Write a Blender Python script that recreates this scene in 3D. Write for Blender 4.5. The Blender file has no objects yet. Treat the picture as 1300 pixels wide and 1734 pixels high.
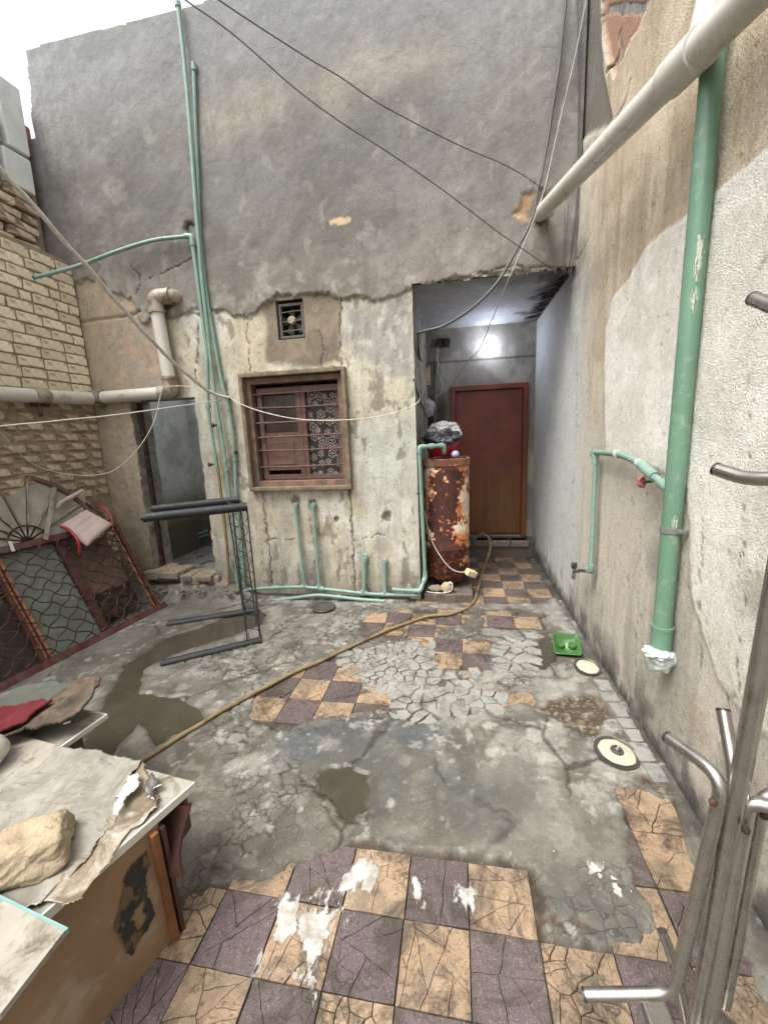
import bpy, bmesh, math, random
import numpy as np
from mathutils import Vector, Matrix, noise as mn

random.seed(7); rng = np.random.default_rng(7)
scene = bpy.context.scene
col = scene.collection

# ---------------------------------------------------------------- camera
FOC, YAW, PIT, ROL, HC = 693.32, 0.180187, 0.187975, -0.0445, 1.5
W0, H0 = 1300.0, 1734.0
_cy, _sy, _cp, _sp = math.cos(YAW), math.sin(YAW), math.cos(PIT), math.sin(PIT)
FW = np.array([-_sy*_cp, _cy*_cp, -_sp]); _rt = np.array([_cy, _sy, 0.0]); _up = np.cross(_rt, FW)
RT = math.cos(ROL)*_rt + math.sin(ROL)*_up; UP = -math.sin(ROL)*_rt + math.cos(ROL)*_up
ORG = np.array([0, 0, HC])
cd = bpy.data.cameras.new('camera'); cam = bpy.data.objects.new('camera', cd); col.objects.link(cam)
cd.sensor_fit = 'VERTICAL'; cd.sensor_height = 36.0; cd.sensor_width = 36*W0/H0
cd.lens = FOC/H0*36.0; cd.clip_start = 0.02; cd.clip_end = 500
m = Matrix.Identity(4)
for r in range(3):
    m[r][0] = RT[r]; m[r][1] = UP[r]; m[r][2] = -FW[r]; m[r][3] = ORG[r]
cam.matrix_world = m
scene.camera = cam

# ---------------------------------------------------------------- world, sun, exposure
EL, AZ = math.radians(58), math.radians(200)      # direction the light comes from
world = bpy.data.worlds.new('World'); scene.world = world; world.use_nodes = True
wn = world.node_tree.nodes; wl = world.node_tree.links
bg = wn['Background']; sky = wn.new('ShaderNodeTexSky'); sky.sky_type = 'NISHITA'
sky.sun_disc = False; sky.sun_elevation = EL; sky.sun_rotation = AZ
sky.air_density = 1.2; sky.dust_density = 6.0; sky.ozone_density = 1.0
hs = wn.new('ShaderNodeHueSaturation'); hs.inputs['Saturation'].default_value = 0.18
wl.new(sky.outputs[0], hs.inputs['Color']); wl.new(hs.outputs[0], bg.inputs[0]); bg.inputs[1].default_value = 0.15
sd = bpy.data.lights.new('sun', 'SUN'); sun = bpy.data.objects.new('sun', sd); col.objects.link(sun)
sd.energy = 0.95; sd.angle = math.radians(26); sd.color = (1.0, 0.97, 0.92)
_dir = Vector((math.sin(AZ)*math.cos(EL), math.cos(AZ)*math.cos(EL), math.sin(EL)))
_dir = Vector((-0.30, -0.36, 0.88)).normalized()
EL = math.asin(_dir.z); AZ = math.atan2(_dir.x, _dir.y)
sky.sun_elevation = EL; sky.sun_rotation = AZ
sun.rotation_euler = (-_dir).to_track_quat('-Z', 'Y').to_euler()
vs = scene.view_settings; vs.view_transform = 'Standard'; vs.look = 'None'; vs.gamma = 1.0
vs.use_curve_mapping = False; vs.exposure = 1.35
scene.render.resolution_x = 767; scene.render.resolution_y = 1024

# ---------------------------------------------------------------- helpers: points in the place
def hit(px, py, ax, v):
    d = FW + RT*(px-650)/FOC - UP*(py-867)/FOC
    return ORG + d*(v-ORG[ax])/d[ax]
def dep(px, py, D):
    return ORG + (FW + RT*(px-650)/FOC - UP*(py-867)/FOC)*D
YB, XR, XL, YD = 3.484, 0.876, -3.37, 5.0
def onb(px, py, off=0.0): return hit(px, py, 1, YB-off)          # on the facade
def onr(px, py, off=0.0): return hit(px, py, 0, XR-off)          # on the right wall
def onf(px, py, z=0.0): return hit(px, py, 2, z)                 # on the floor
def FP(pts): return np.array([onf(*q)[:2] for q in pts])
def BP(pts): return np.array([onb(*q)[[0, 2]] for q in pts])
def RP(pts): return np.array([onr(*q)[[1, 2]] for q in pts])

# ---------------------------------------------------------------- helpers: objects
def tag(o, label=None, cat=None, group=None, kind=None):
    if label: o['label'] = label
    if cat: o['category'] = cat
    if group: o['group'] = group
    if kind: o['kind'] = kind
    return o
def empty(name, loc, label, cat, group=None):
    o = bpy.data.objects.new(name, None); col.objects.link(o); o.location = loc
    o.empty_display_size = 0.1
    return tag(o, label, cat, group)
def link(name, me, mat, parent=None):
    o = bpy.data.objects.new(name, me); col.objects.link(o)
    if mat is not None and len(me.materials) == 0: me.materials.append(mat)
    if parent is not None:
        o.parent = parent
        p = parent; off = Vector((0, 0, 0))
        while p is not None: off += p.location; p = p.parent
        o.location = -off      # geometry is written in world coordinates
    return o
def mk(name, V, Fc, mat, parent=None, smooth=False):
    me = bpy.data.meshes.new(name); me.from_pydata([tuple(map(float, v)) for v in V], [], [tuple(f) for f in Fc])
    if smooth: me.polygons.foreach_set('use_smooth', [True]*len(me.polygons))
    me.update(); return link(name, me, mat, parent)
class MB:
    def __init__(s): s.V = []; s.F = []
    def add(s, V, F):
        n = len(s.V); s.V += [tuple(v) for v in V]; s.F += [tuple(i+n for i in f) for f in F]; return s
    def box(s, c, d, ax=None, bev=0.0):
        c = np.array(c, float); d = np.array(d, float)/2
        A = np.eye(3) if ax is None else np.array(ax, float)
        if bev <= 0:
            V = [c + A[0]*d[0]*i + A[1]*d[1]*j + A[2]*d[2]*k for i in (-1, 1) for j in (-1, 1) for k in (-1, 1)]
            return s.add(V, [(0,1,3,2), (4,6,7,5), (0,4,5,1), (2,3,7,6), (0,2,6,4), (1,5,7,3)])
        bm = bmesh.new(); bmesh.ops.create_cube(bm, size=1.0)
        for v in bm.verts: v.co = Vector([v.co[0]*2*d[0], v.co[1]*2*d[1], v.co[2]*2*d[2]])
        bmesh.ops.bevel(bm, geom=list(bm.edges), offset=bev, segments=2, affect='EDGES', profile=0.6)
        bm.verts.ensure_lookup_table()
        V = [c + A[0]*v.co[0] + A[1]*v.co[1] + A[2]*v.co[2] for v in bm.verts]
        Fs = [[v.index for v in f.verts] for f in bm.faces]; bm.free()
        return s.add(V, Fs)
    def tube(s, P, r, n=10, cap=True):
        P = [np.array(p, float) for p in P]; R = r if hasattr(r, '__len__') else [r]*len(P)
        T = []
        for i in range(len(P)):
            a = P[max(i-1, 0)]; b = P[min(i+1, len(P)-1)]; t = b-a; T.append(t/(np.linalg.norm(t)+1e-9))
        u = np.cross(T[0], [0, 0, 1.0])
        if np.linalg.norm(u) < 0.1: u = np.cross(T[0], [0, 1.0, 0])
        V = []; F = []
        for i, p in enumerate(P):
            u = u - T[i]*(u@T[i]); u /= np.linalg.norm(u); w = np.cross(T[i], u)
            for k in range(n):
                a = 2*math.pi*k/n; V.append(p + R[i]*(u*math.cos(a) + w*math.sin(a)))
            if i:
                for k in range(n):
                    F.append(((i-1)*n+k, (i-1)*n+(k+1) % n, i*n+(k+1) % n, i*n+k))
        if cap: F.append(tuple(range(n))[::-1]); F.append(tuple((len(P)-1)*n+k for k in range(n)))
        return s.add(V, F)
    def lathe(s, c, prof, n=32, ax=None):
        c = np.array(c, float); A = np.eye(3) if ax is None else np.array(ax, float)
        V = []; F = []
        for (r, z) in prof:
            for k in range(n):
                a = 2*math.pi*k/n; V.append(c + A[0]*r*math.cos(a) + A[1]*r*math.sin(a) + A[2]*z)
        for i in range(1, len(prof)):
            for k in range(n): F.append(((i-1)*n+k, (i-1)*n+(k+1) % n, i*n+(k+1) % n, i*n+k))
        F.append(tuple(range(n))[::-1]); F.append(tuple((len(prof)-1)*n+k for k in range(n)))
        return s.add(V, F)
    def build(s, name, mat, parent=None, smooth=False):
        o = mk(name, s.V, s.F, mat, parent)
        if smooth:
            me = o.data; me.polygons.foreach_set('use_smooth', [len(p.vertices) <= 4 for p in me.polygons])
            try: me.set_sharp_from_angle(angle=math.radians(45))
            except Exception: pass
        return o
def spline(P, k=6):
    P = [np.array(p, float) for p in P]; out = []
    Q = [2*P[0]-P[1]] + P + [2*P[-1]-P[-2]]
    for i in range(1, len(Q)-2):
        for j in range(k):
            t = j/k; a, b, c, d = Q[i-1], Q[i], Q[i+1], Q[i+2]
            out.append(0.5*((2*b) + (c-a)*t + (2*a-5*b+4*c-d)*t*t + (3*b-a-3*c+d)*t**3))
    out.append(P[-1]); return out
def roundc(P, r=0.03, k=4):
    """polyline with rounded corners"""
    P = [np.array(p, float) for p in P]; out = [P[0]]
    for i in range(1, len(P)-1):
        a, b, c = P[i-1], P[i], P[i+1]
        la, lc = np.linalg.norm(a-b), np.linalg.norm(c-b); rr = min(r, la*0.45, lc*0.45)
        s0 = b+(a-b)/la*rr; s1 = b+(c-b)/lc*rr
        for j in range(k+1):
            t = j/k; out.append((1-t)**2*s0 + 2*t*(1-t)*b + t*t*s1)
    out.append(P[-1]); return out
def tube_obj(name, P, r, mat, parent=None, n=10):
    return MB().tube(P, r, n).build(name, mat, parent, True)

# ---------------------------------------------------------------- helpers: numpy noise and shapes
_tab = rng.random((8, 256, 256))
def vnoise(x, y, seed=0):
    xi = np.floor(x).astype(int); yi = np.floor(y).astype(int); fx = x-xi; fy = y-yi
    fx = fx*fx*(3-2*fx); fy = fy*fy*(3-2*fy); t = _tab[seed % 8]; s = seed*37
    g = lambda i, j: t[(i+s) & 255, (j+s*3) & 255]
    return (g(xi, yi)*(1-fx)+g(xi+1, yi)*fx)*(1-fy) + (g(xi, yi+1)*(1-fx)+g(xi+1, yi+1)*fx)*fy
def fbm(x, y, sc, octv=4, seed=0):
    a = 1.0; s = 0; tot = 0
    for k in range(octv):
        s = s + a*vnoise(x*sc*2**k+17.3*k, y*sc*2**k+5.1*k, seed+k); tot += a; a *= 0.55
    return s/tot
def ss(a, b, x): t = np.clip((x-a)/(b-a), 0, 1); return t*t*(3-2*t)
def psdf(X, Y, poly):
    """signed distance to polygon, negative inside"""
    d = np.full(X.shape, 1e9); ins = np.zeros(X.shape, bool); n = len(poly)
    for i in range(n):
        ax, ay = poly[i]; bx, by = poly[(i+1) % n]; ex, ey = bx-ax, by-ay
        t = np.clip(((X-ax)*ex+(Y-ay)*ey)/(ex*ex+ey*ey+1e-12), 0, 1)
        d = np.minimum(d, (X-ax-ex*t)**2+(Y-ay-ey*t)**2)
        c = ((ay > Y) != (by > Y)) & (X < ex*(Y-ay)/(ey+1e-12)+ax); ins ^= c
    d = np.sqrt(d); return np.where(ins, -d, d)
def ldist(X, Y, line):
    d = np.full(X.shape, 1e9)
    for i in range(len(line)-1):
        ax, ay = line[i]; bx, by = line[i+1]; ex, ey = bx-ax, by-ay
        t = np.clip(((X-ax)*ex+(Y-ay)*ey)/(ex*ex+ey*ey+1e-12), 0, 1)
        d = np.minimum(d, (X-ax-ex*t)**2+(Y-ay-ey*t)**2)
    return np.sqrt(d)
def vor(X, Y, sc, seed=0):
    """F2-F1 of a jittered grid (crack network)"""
    x = X*sc; y = Y*sc; xi = np.floor(x).astype(int); yi = np.floor(y).astype(int)
    f1 = np.full(X.shape, 9.0); f2 = np.full(X.shape, 9.0); t = _tab[seed % 8]; u = _tab[(seed+1) % 8]
    for i in (-1, 0, 1):
        for j in (-1, 0, 1):
            a = xi+i; b = yi+j
            d = np.hypot(a+t[a & 255, b & 255]-x, b+u[a & 255, b & 255]-y)
            f2 = np.minimum(f2, np.maximum(f1, d)); f1 = np.minimum(f1, d)
    return f2-f1
def mixc(a, b, t): return a*(1-t[..., None]) + np.asarray(b, float)*t[..., None]
def C(r, g, b, k=1.0):
    f = lambda v: ((v/255+0.055)/1.055)**2.4 if v > 10 else v/255/12.92
    return np.array([f(r)*k, f(g)*k, f(b)*k])

def sheet(name, P3, keep, colr, wet, mask, mat, parent=None, both=None):
    """P3 (n,m,3) grid of points -> one mesh with colour attributes; keep (n-1,m-1) bool"""
    n, mm = P3.shape[:2]; idx = np.arange(n*mm).reshape(n, mm)
    q = np.stack([idx[:-1, :-1], idx[1:, :-1], idx[1:, 1:], idx[:-1, 1:]], -1)
    q = q[keep] if keep is not None else q.reshape(-1, 4)
    used = np.zeros(n*mm, bool); used[q.ravel()] = True
    remap = np.cumsum(used)-1; q = remap[q]; V = P3.reshape(-1, 3)[used]
    me = bpy.data.meshes.new(name); me.vertices.add(len(V)); me.vertices.foreach_set('co', V.astype(np.float32).ravel())
    me.loops.add(q.size); me.loops.foreach_set('vertex_index', q.astype(np.int32).ravel())
    me.polygons.add(len(q)); me.polygons.foreach_set('loop_start', np.arange(0, q.size, 4, dtype=np.int32))
    me.polygons.foreach_set('use_smooth', np.ones(len(q), bool))
    me.update(calc_edges=True)
    ca = me.color_attributes.new('col', 'FLOAT_COLOR', 'POINT')
    A = np.concatenate([np.clip(colr, 0, 1), wet[..., None]], -1).reshape(-1, 4)[used]
    ca.data.foreach_set('color', A.astype(np.float32).ravel())
    at = me.attributes.new('mask', 'FLOAT', 'POINT'); at.data.foreach_set('value', mask.ravel()[used].astype(np.float32))
    return link(name, me, mat, parent)

# ---------------------------------------------------------------- materials
class NT:
    def __init__(s, name):
        s.m = bpy.data.materials.new(name); s.m.use_nodes = True; s.n = s.m.node_tree.nodes; s.l = s.m.node_tree.links
        s.b = s.n['Principled BSDF']
    def nd(s, t, **k):
        x = s.n.new(t)
        for a, v in k.items(): setattr(x, a, v)
        return x
    def co(s, kind='Object'): return s.nd('ShaderNodeTexCoord').outputs[kind]
    def noise(s, sc, det=4, rough=.6, dist=0, vec=None, col=False):
        x = s.nd('ShaderNodeTexNoise'); x.inputs['Scale'].default_value = sc; x.inputs['Detail'].default_value = det
        x.inputs['Roughness'].default_value = rough; x.inputs['Distortion'].default_value = dist
        if vec is None: vec = s.co()
        s.l.new(vec, x.inputs['Vector']); return x.outputs['Color' if col else 'Fac']
    def mp(s, sc, vec=None):
        x = s.nd('ShaderNodeMapping'); x.inputs['Scale'].default_value = sc; s.l.new(vec if vec is not None else s.co(), x.inputs['Vector']); return x.outputs[0]
    def ramp(s, f, a, b, ca=0.0, cb=1.0):
        x = s.nd('ShaderNodeMapRange'); x.inputs[1].default_value = a; x.inputs[2].default_value = b
        x.inputs[3].default_value = ca; x.inputs[4].default_value = cb; s.l.new(f, x.inputs[0]); return x.outputs[0]
    def mix(s, a, b, f, mode='MIX'):
        x = s.nd('ShaderNodeMix', data_type='RGBA', blend_type=mode)
        for sock, v in ((x.inputs[6], a), (x.inputs[7], b), (x.inputs[0], f)):
            if hasattr(v, 'is_output') or hasattr(v, 'links'): s.l.new(v, sock)
            elif isinstance(v, (int, float)): sock.default_value = v
            else: sock.default_value = (*[float(q) for q in v], 1.0)
        return x.outputs[2]
    def math(s, op, a, b=0.0, c=None):
        x = s.nd('ShaderNodeMath', operation=op)
        for i, v in enumerate((a, b) if c is None else (a, b, c)):
            if isinstance(v, (int, float)): x.inputs[i].default_value = v
            else: s.l.new(v, x.inputs[i])
        return x.outputs[0]
    def bump(s, h, strength=.3, dist=.004, prev=None):
        x = s.nd('ShaderNodeBump'); x.inputs['Distance'].default_value = dist
        if isinstance(strength, (int, float)): x.inputs['Strength'].default_value = strength
        else: s.l.new(strength, x.inputs['Strength'])
        s.l.new(h, x.inputs['Height'])
        if prev is not None: s.l.new(prev, x.inputs['Normal'])
        return x.outputs[0]
    def out(s, base=None, rough=None, normal=None, metal=None):
        for nm, v in (('Base Color', base), ('Roughness', rough), ('Normal', normal), ('Metallic', metal)):
            if v is None: continue
            if hasattr(v, 'links'): s.l.new(v, s.b.inputs[nm])
            elif isinstance(v, (int, float)): s.b.inputs[nm].default_value = v
            else: s.b.inputs[nm].default_value = (*[float(q) for q in v], 1.0)
        return s.m

def mat(name, c, rough=.6, metal=0, var=.25, vs_=9, bump=.3, bs=80, dirt=None, damt=.5, dsc=5, bd=.002, rand=0.0, spec=.5):
    t = NT(name); n1 = t.noise(vs_, 6)
    k = t.ramp(n1, .3, .7, 1-var, 1+var*.5)
    x = t.nd('ShaderNodeCombineColor'); 
    for i in range(3): t.l.new(k, x.inputs[i])
    base = t.mix(c, x.outputs[0], 1.0, 'MULTIPLY')
    if rand:
        oi = t.nd('ShaderNodeObjectInfo'); h = t.nd('ShaderNodeHueSaturation')
        t.l.new(base, h.inputs['Color']); t.l.new(t.ramp(oi.outputs['Random'], 0, 1, 1-rand, 1+rand), h.inputs['Value'])
        base = h.outputs[0]
    if dirt is not None:
        d = t.ramp(t.noise(dsc, 8, .7, .6), .62-damt*.4, .75-damt*.3); base = t.mix(base, dirt, d)
    nb = t.bump(t.noise(bs, 5, .65), bump, bd)
    m = t.out(base, t.ramp(n1, .2, .8, max(rough-.12, .03), min(rough+.12, 1)), nb, metal)
    t.b.inputs['Specular IOR Level'].default_value = spec
    return m

def relief_mat(name, fine=70, bstr=.5, bdist=.004, coarse=14, stipple=0.0, craze=16, grime=0.0, gcol=(.07, .062, .05)):
    t = NT(name); a = t.nd('ShaderNodeAttribute', attribute_name='col'); mk_ = t.nd('ShaderNodeAttribute', attribute_name='mask')
    wet = a.outputs['Alpha']
    n1 = t.noise(fine, 6, .7); n2 = t.noise(coarse, 8, .65, .4); n3 = t.noise(fine*(1.7 if stipple else 3.2), 3, .6)
    v = t.math('MULTIPLY', t.ramp(n1, .25, .75, .80, 1.14), t.ramp(n2, .3, .7, .84, 1.12))
    v = t.math('MULTIPLY', v, t.ramp(n3, .3, .7, .88, 1.1))
    cc = t.nd('ShaderNodeCombineColor')
    for i in range(3): t.l.new(v, cc.inputs[i])
    base = t.mix(a.outputs['Color'], cc.outputs[0], 1.0, 'MULTIPLY')
    if grime:
        gn = t.ramp(t.noise(7, 12, .8, .6), .47, .66); base = t.mix(base, gcol, t.math('MULTIPLY', gn, grime))
        gl = t.ramp(t.noise(33, 8, .75, .3), .56, .66); base = t.mix(base, C(196, 190, 176, .62), t.math('MULTIPLY', gl, grime*.55))
        gd = t.ramp(t.noise(52, 6, .75), .58, .66); base = t.mix(base, gcol, t.math('MULTIPLY', gd, grime*.9))
    # small pits
    pit = t.ramp(t.noise(fine*1.2, 2, .5, .2), .71, .77); base = t.mix(base, (.06, .052, .045), t.math('MULTIPLY', pit, .10))
    # crazing: cracks filled with dirt, where the mask says so
    wv = t.nd('ShaderNodeVectorMath', operation='ADD'); sc_ = t.nd('ShaderNodeVectorMath', operation='SCALE'); sc_.inputs['Scale'].default_value = .05
    t.l.new(t.noise(9, 4, .6, 0, None, True), sc_.inputs[0]); t.l.new(t.co(), wv.inputs[0]); t.l.new(sc_.outputs[0], wv.inputs[1])
    vo = t.nd('ShaderNodeTexVoronoi', feature='DISTANCE_TO_EDGE'); vo.inputs['Scale'].default_value = craze; t.l.new(wv.outputs[0], vo.inputs['Vector'])
    ln = t.math('MULTIPLY', t.ramp(vo.outputs['Distance'], .012, .05, 1, 0), mk_.outputs['Fac'])
    ln = t.math('MULTIPLY', ln, t.ramp(t.noise(5, 3), .38, .55))
    base = t.mix(base, (.045, .04, .033), t.math('MULTIPLY', ln, .85))
    dry = t.ramp(wet, 0, 1, 1, .12)
    h = t.math('ADD', t.math('MULTIPLY', n1, .6), t.math('MULTIPLY', n2, 1.2))
    h = t.math('SUBTRACT', h, t.math('MULTIPLY', ln, 1.2)); h = t.math('SUBTRACT', h, t.math('MULTIPLY', pit, .15))
    nb = t.bump(h, t.math('MULTIPLY', dry, bstr), bdist)
    nb = t.bump(n3, t.math('MULTIPLY', dry, .35+stipple), .0015+stipple*.004, nb)
    rg = t.math('ADD', t.ramp(wet, 0, 1, .86, .10), t.ramp(n2, .3, .7, -.06, .08))
    t.out(base, rg, nb); t.b.inputs['Specular IOR Level'].default_value = .5
    return t.m

M = {}
M['plaster'] = relief_mat('weathered_plaster', 60, .55, .005, 11, grime=.16, gcol=(.16, .14, .115))
M['stucco'] = relief_mat('rough_stucco', 95, .6, .004, 34, .9, grime=.08, gcol=(.22, .18, .14))
M['floor'] = relief_mat('worn_screed', 80, .55, .005, 12, craze=22, grime=.5)
M['grey'] = mat('grey_plaster', C(150, 150, 146, .75), .85, var=.3, vs_=3, dirt=(.16, .15, .13), damt=.3)
M['dark_plaster'] = mat('damp_plaster', C(96, 88, 76, .8), .8, var=.4, vs_=4)
M['cement'] = mat('cement', C(160, 158, 150, .68), .75, var=.22, vs_=9, bump=.5, bd=.004, dirt=(.10, .09, .075), damt=.35, dsc=12)
M['green'] = mat('green_pipe_plastic', C(138, 170, 156, .74), .45, var=.2, vs_=12, bump=.08, dirt=C(150, 146, 126, .7), damt=.2, dsc=22)
M['green_big'] = mat('large_green_pipe_plastic', C(112, 150, 126, .74), .4, var=.12, vs_=5, bump=.04, dirt=C(156, 172, 150, .75), damt=.15, dsc=20)
M['pvc'] = mat('white_pvc', C(208, 204, 194, .85), .42, var=.06, vs_=4, bump=.04, dirt=C(176, 164, 144, .8), damt=.2, dsc=8)
M['pvc_old'] = mat('stained_pvc', C(180, 170, 155, .8), .5, var=.15, dirt=C(120, 100, 80, .8), damt=.5, dsc=9)
M['rope'] = mat('dirty_cord', C(206, 202, 192, .9), .9, var=.3, vs_=60, bump=.8, bs=160, dirt=C(150, 140, 124), damt=.15, dsc=40)
M['cordw'] = mat('white_cord', C(200, 195, 180, .9), .8, var=.2, vs_=60)
M['cable'] = mat('black_cable', C(86, 84, 82, .9), .6, var=.2)
M['wirew'] = mat('pale_wire', C(175, 170, 165, .9), .6)
M['wood'] = mat('weathered_wood', C(128, 100, 84, .9), .8, var=.5, vs_=14, bump=.6, bs=50, bd=.003, dirt=(.09, .075, .06), damt=.35, dsc=8)
M['brownpaint'] = mat('brown_paint', C(106, 76, 68, .85), .65, var=.3, vs_=16, dirt=C(120, 98, 82, .8), damt=.3, dsc=10)
M['greywood'] = mat('grey_boards', C(120, 108, 94, .7), .85, var=.5, vs_=18, bump=.7, bs=60, bd=.003, dirt=(.06, .05, .04), damt=.4, dsc=12)
M['palewood'] = mat('frame_wood', C(132, 116, 92, .85), .85, var=.4, vs_=20, bump=.7, bd=.004, bs=40, dirt=(.10, .08, .06), damt=.4, dsc=12)
M['iron'] = mat('rusty_rod', C(48, 38, 34, .8), .7, metal=.2, var=.4, vs_=30, dirt=C(130, 90, 66, .7), damt=.35, dsc=25)
M['redframe'] = mat('dark_red_frame', C(92, 40, 38, .8), .55, var=.4, vs_=14, dirt=C(104, 80, 70, .7), damt=.5, dsc=14)
M['copper'] = mat('bare_frame_edge', C(178, 120, 88, .8), .6, var=.35, vs_=20)
M['darkfoam'] = mat('dark_tube_sleeve', C(32, 35, 38, .7), .6, var=.3, vs_=20, dirt=C(120, 118, 108, .7), damt=.12, dsc=60)
M['steel'] = mat('dull_steel', C(172, 168, 162, .9), .28, metal=.92, var=.12, vs_=30, bump=.12, bs=90, bd=.0008, dirt=C(142, 130, 118, .85), damt=-.6, dsc=40)
M['blackcap'] = mat('black_plastic', (.02, .02, .022), .45)
M['greenplastic'] = mat('bright_green_plastic', C(72, 124, 60, .62), .35, var=.2, vs_=20, bump=.05, dirt=C(60, 90, 40), damt=.3, dsc=30)
M['enamel'] = mat('flaky_cream_coating', C(202, 198, 174, .72), .8, var=.15, vs_=80, bump=.9, bs=220, bd=.003)
M['tin'] = mat('dark_tin', C(120, 118, 112, .8), .35, metal=.7, var=.3)
M['white'] = mat('white_paint', C(225, 225, 220, .9), .6, var=.1)
M['hose'] = mat('muddy_hose', C(142, 124, 88, .8), .6, var=.25, vs_=14, bump=.1, dirt=C(90, 76, 55), damt=.3)
M['redplastic'] = mat('red_plastic', C(170, 30, 40, .8), .35, var=.2)
M['cushion'] = mat('grubby_pink_cushion', C(196, 176, 168, .85), .95, var=.18, vs_=22, bump=.8, bs=140, bd=.003)
M['redtube'] = mat('red_tube', C(172, 56, 60, .75), .45, var=.2)
M['rug'] = mat('dirty_brown_rug', C(116, 100, 84, .75), 1.0, var=.45, vs_=18, bump=1.0, bs=260, bd=.006, dirt=(.06, .05, .04), damt=.4, dsc=16)
M['maroon'] = mat('maroon_carpet', C(110, 24, 34, .8), .95, var=.3, vs_=40, bump=1.0, bs=300, bd=.005)
M['panelgrey'] = mat('green_grey_sheet', C(98, 100, 92, .8), .5, var=.3, vs_=7)
M['laminate'] = mat('grey_white_laminate', C(168, 163, 150, .8), .5, var=.2, vs_=10, dirt=C(110, 100, 84, .8), damt=.35, dsc=18)
M['edge'] = mat('white_edge_strip', C(210, 208, 198, .9), .5, var=.1)
M['tealedge'] = mat('teal_edge', C(130, 168, 168, .8), .5, var=.1)
M['cabinet'] = mat('brown_cabinet_side', C(150, 122, 92, .8), .55, var=.2, vs_=4, dirt=C(172, 158, 136, .75), damt=.28, dsc=4)
M['orangewood'] = mat('orange_wood', C(138, 88, 46, .7), .6, var=.4, vs_=22)
M['darkwood'] = mat('dark_wood', C(78, 48, 38, .8), .5, var=.3)
M['torn'] = mat('torn_black_patch', C(38, 36, 32, .9), .8, var=.4, vs_=30, dirt=C(120, 96, 70), damt=.3, dsc=14)
M['rock'] = mat('sandy_stone', C(188, 170, 142, .72), .95, var=.25, vs_=16, bump=1.0, bs=60, bd=.008, dirt=C(140, 122, 96), damt=.35, dsc=12)
M['stone'] = mat('rubble', C(140, 130, 116, .8), .95, var=.35, vs_=30, rand=.3, bump=.8, bs=60, bd=.004)
M['mortar'] = mat('mud_mortar', C(164, 148, 124, .82), .95, var=.4, vs_=14, bump=1.0, bs=55, bd=.01)
M['brick_y'] = mat('yellow_brick', C(228, 216, 190, .98), .9, var=.18, vs_=14, bump=.7, bs=90, bd=.004, rand=.16, dirt=C(142, 118, 88, .8), damt=.3, dsc=11)
M['brick_b'] = mat('brown_worn_brick', C(200, 182, 158, .95), .95, var=.3, vs_=16, bump=.9, bs=70, bd=.006, rand=.2, dirt=C(112, 92, 72, .8), damt=.45, dsc=9)
M['block'] = mat('pale_block', C(214, 216, 212, .95), .9, var=.15, vs_=10, bump=.8, bs=70, bd=.004, rand=.07)
M['tape'] = mat('yellowed_plastic_box', C(214, 196, 150, .85), .5, var=.15)
M['greyplastic'] = mat('grey_plastic', C(120, 120, 118, .8), .5)
M['redvalve'] = mat('faded_red_valve', C(170, 92, 84, .8), .5, var=.2)
M['fanmetal'] = mat('dusty_fan_metal', C(92, 88, 80, .8), .7, var=.35, vs_=30)
M['ceil'] = mat('bluish_whitewash', C(176, 176, 178, .8), .85, var=.25, vs_=5, dirt=C(96, 90, 84, .8), damt=.3, dsc=4)

def bag_mat(name, c, alpha, rough=.3):
    t = NT(name); nb = t.bump(t.noise(26, 6, .7, 1.2), .7, .01); t.out(c, rough, nb)
    t.b.inputs['Transmission Weight'].default_value = 0; t.b.inputs['Alpha'].default_value = alpha
    t.b.inputs['Subsurface Weight'].default_value = 0; return t.m
M['bag_white'] = bag_mat('white_plastic_bag', C(215, 222, 218, .9), .82)
M['bag_black'] = bag_mat('dark_plastic_bag', C(52, 56, 62, .9), 1.0, .38)
M['bag_grey'] = bag_mat('grey_plastic_bag', C(178, 178, 180, .85), 1.0, .4)
# clear, dusty plastic sheet on the desk
def plastic_mat():
    t = NT('dusty_plastic_sheet'); n = t.noise(5, 8, .7, 1.5); st = t.noise(7, 9, .75, 2.5, t.mp((1, 3.2, 1)))
    base = t.mix(C(136, 132, 122, .78), C(168, 164, 152, .8), t.ramp(n, .38, .62)); base = t.mix(base, C(108, 98, 82, .85), t.ramp(st, .55, .66))
    base = t.mix(base, C(226, 226, 222, .9), t.ramp(t.noise(9, 8, .8, 3, t.mp((2.5, .8, 1))), .62, .7))
    t.out(base, t.ramp(n, .3, .7, .14, .42), t.bump(t.noise(7, 5, .55, 1.2), .5, .008)); return t.m
M['plastic'] = plastic_mat()
def door_mat():
    t = NT('red_brown_door_paint'); sep = t.nd('ShaderNodeSeparateXYZ'); g = t.nd('ShaderNodeNewGeometry'); t.l.new(g.outputs['Position'], sep.inputs[0])
    z = sep.outputs[2]
    st = t.noise(2.2, 5, .6, .4, t.mp((9, 9, .45))); n = t.noise(3, 6)
    base = t.mix(C(136, 56, 36, .78), C(100, 42, 30, .78), t.ramp(n, .35, .65))
    lowm = t.ramp(z, 1.25, .6); base = t.mix(base, C(122, 80, 36, .8), t.math('MULTIPLY', lowm, t.ramp(st, .30, .56, .25, 1)))
    base = t.mix(base, C(160, 120, 66, .8), t.math('MULTIPLY', t.math('MULTIPLY', t.ramp(z, 1.0, .7), .8), t.ramp(st, .64, .70)))
    fl = t.ramp(t.noise(16, 2, .5, 0, t.mp((1.5, 1, .5))), .77, .79); base = t.mix(base, C(200, 180, 160), fl)
    t.out(base, .42, t.bump(t.noise(30, 4), .15, .002)); return t.m
M['door'] = door_mat()
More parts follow.
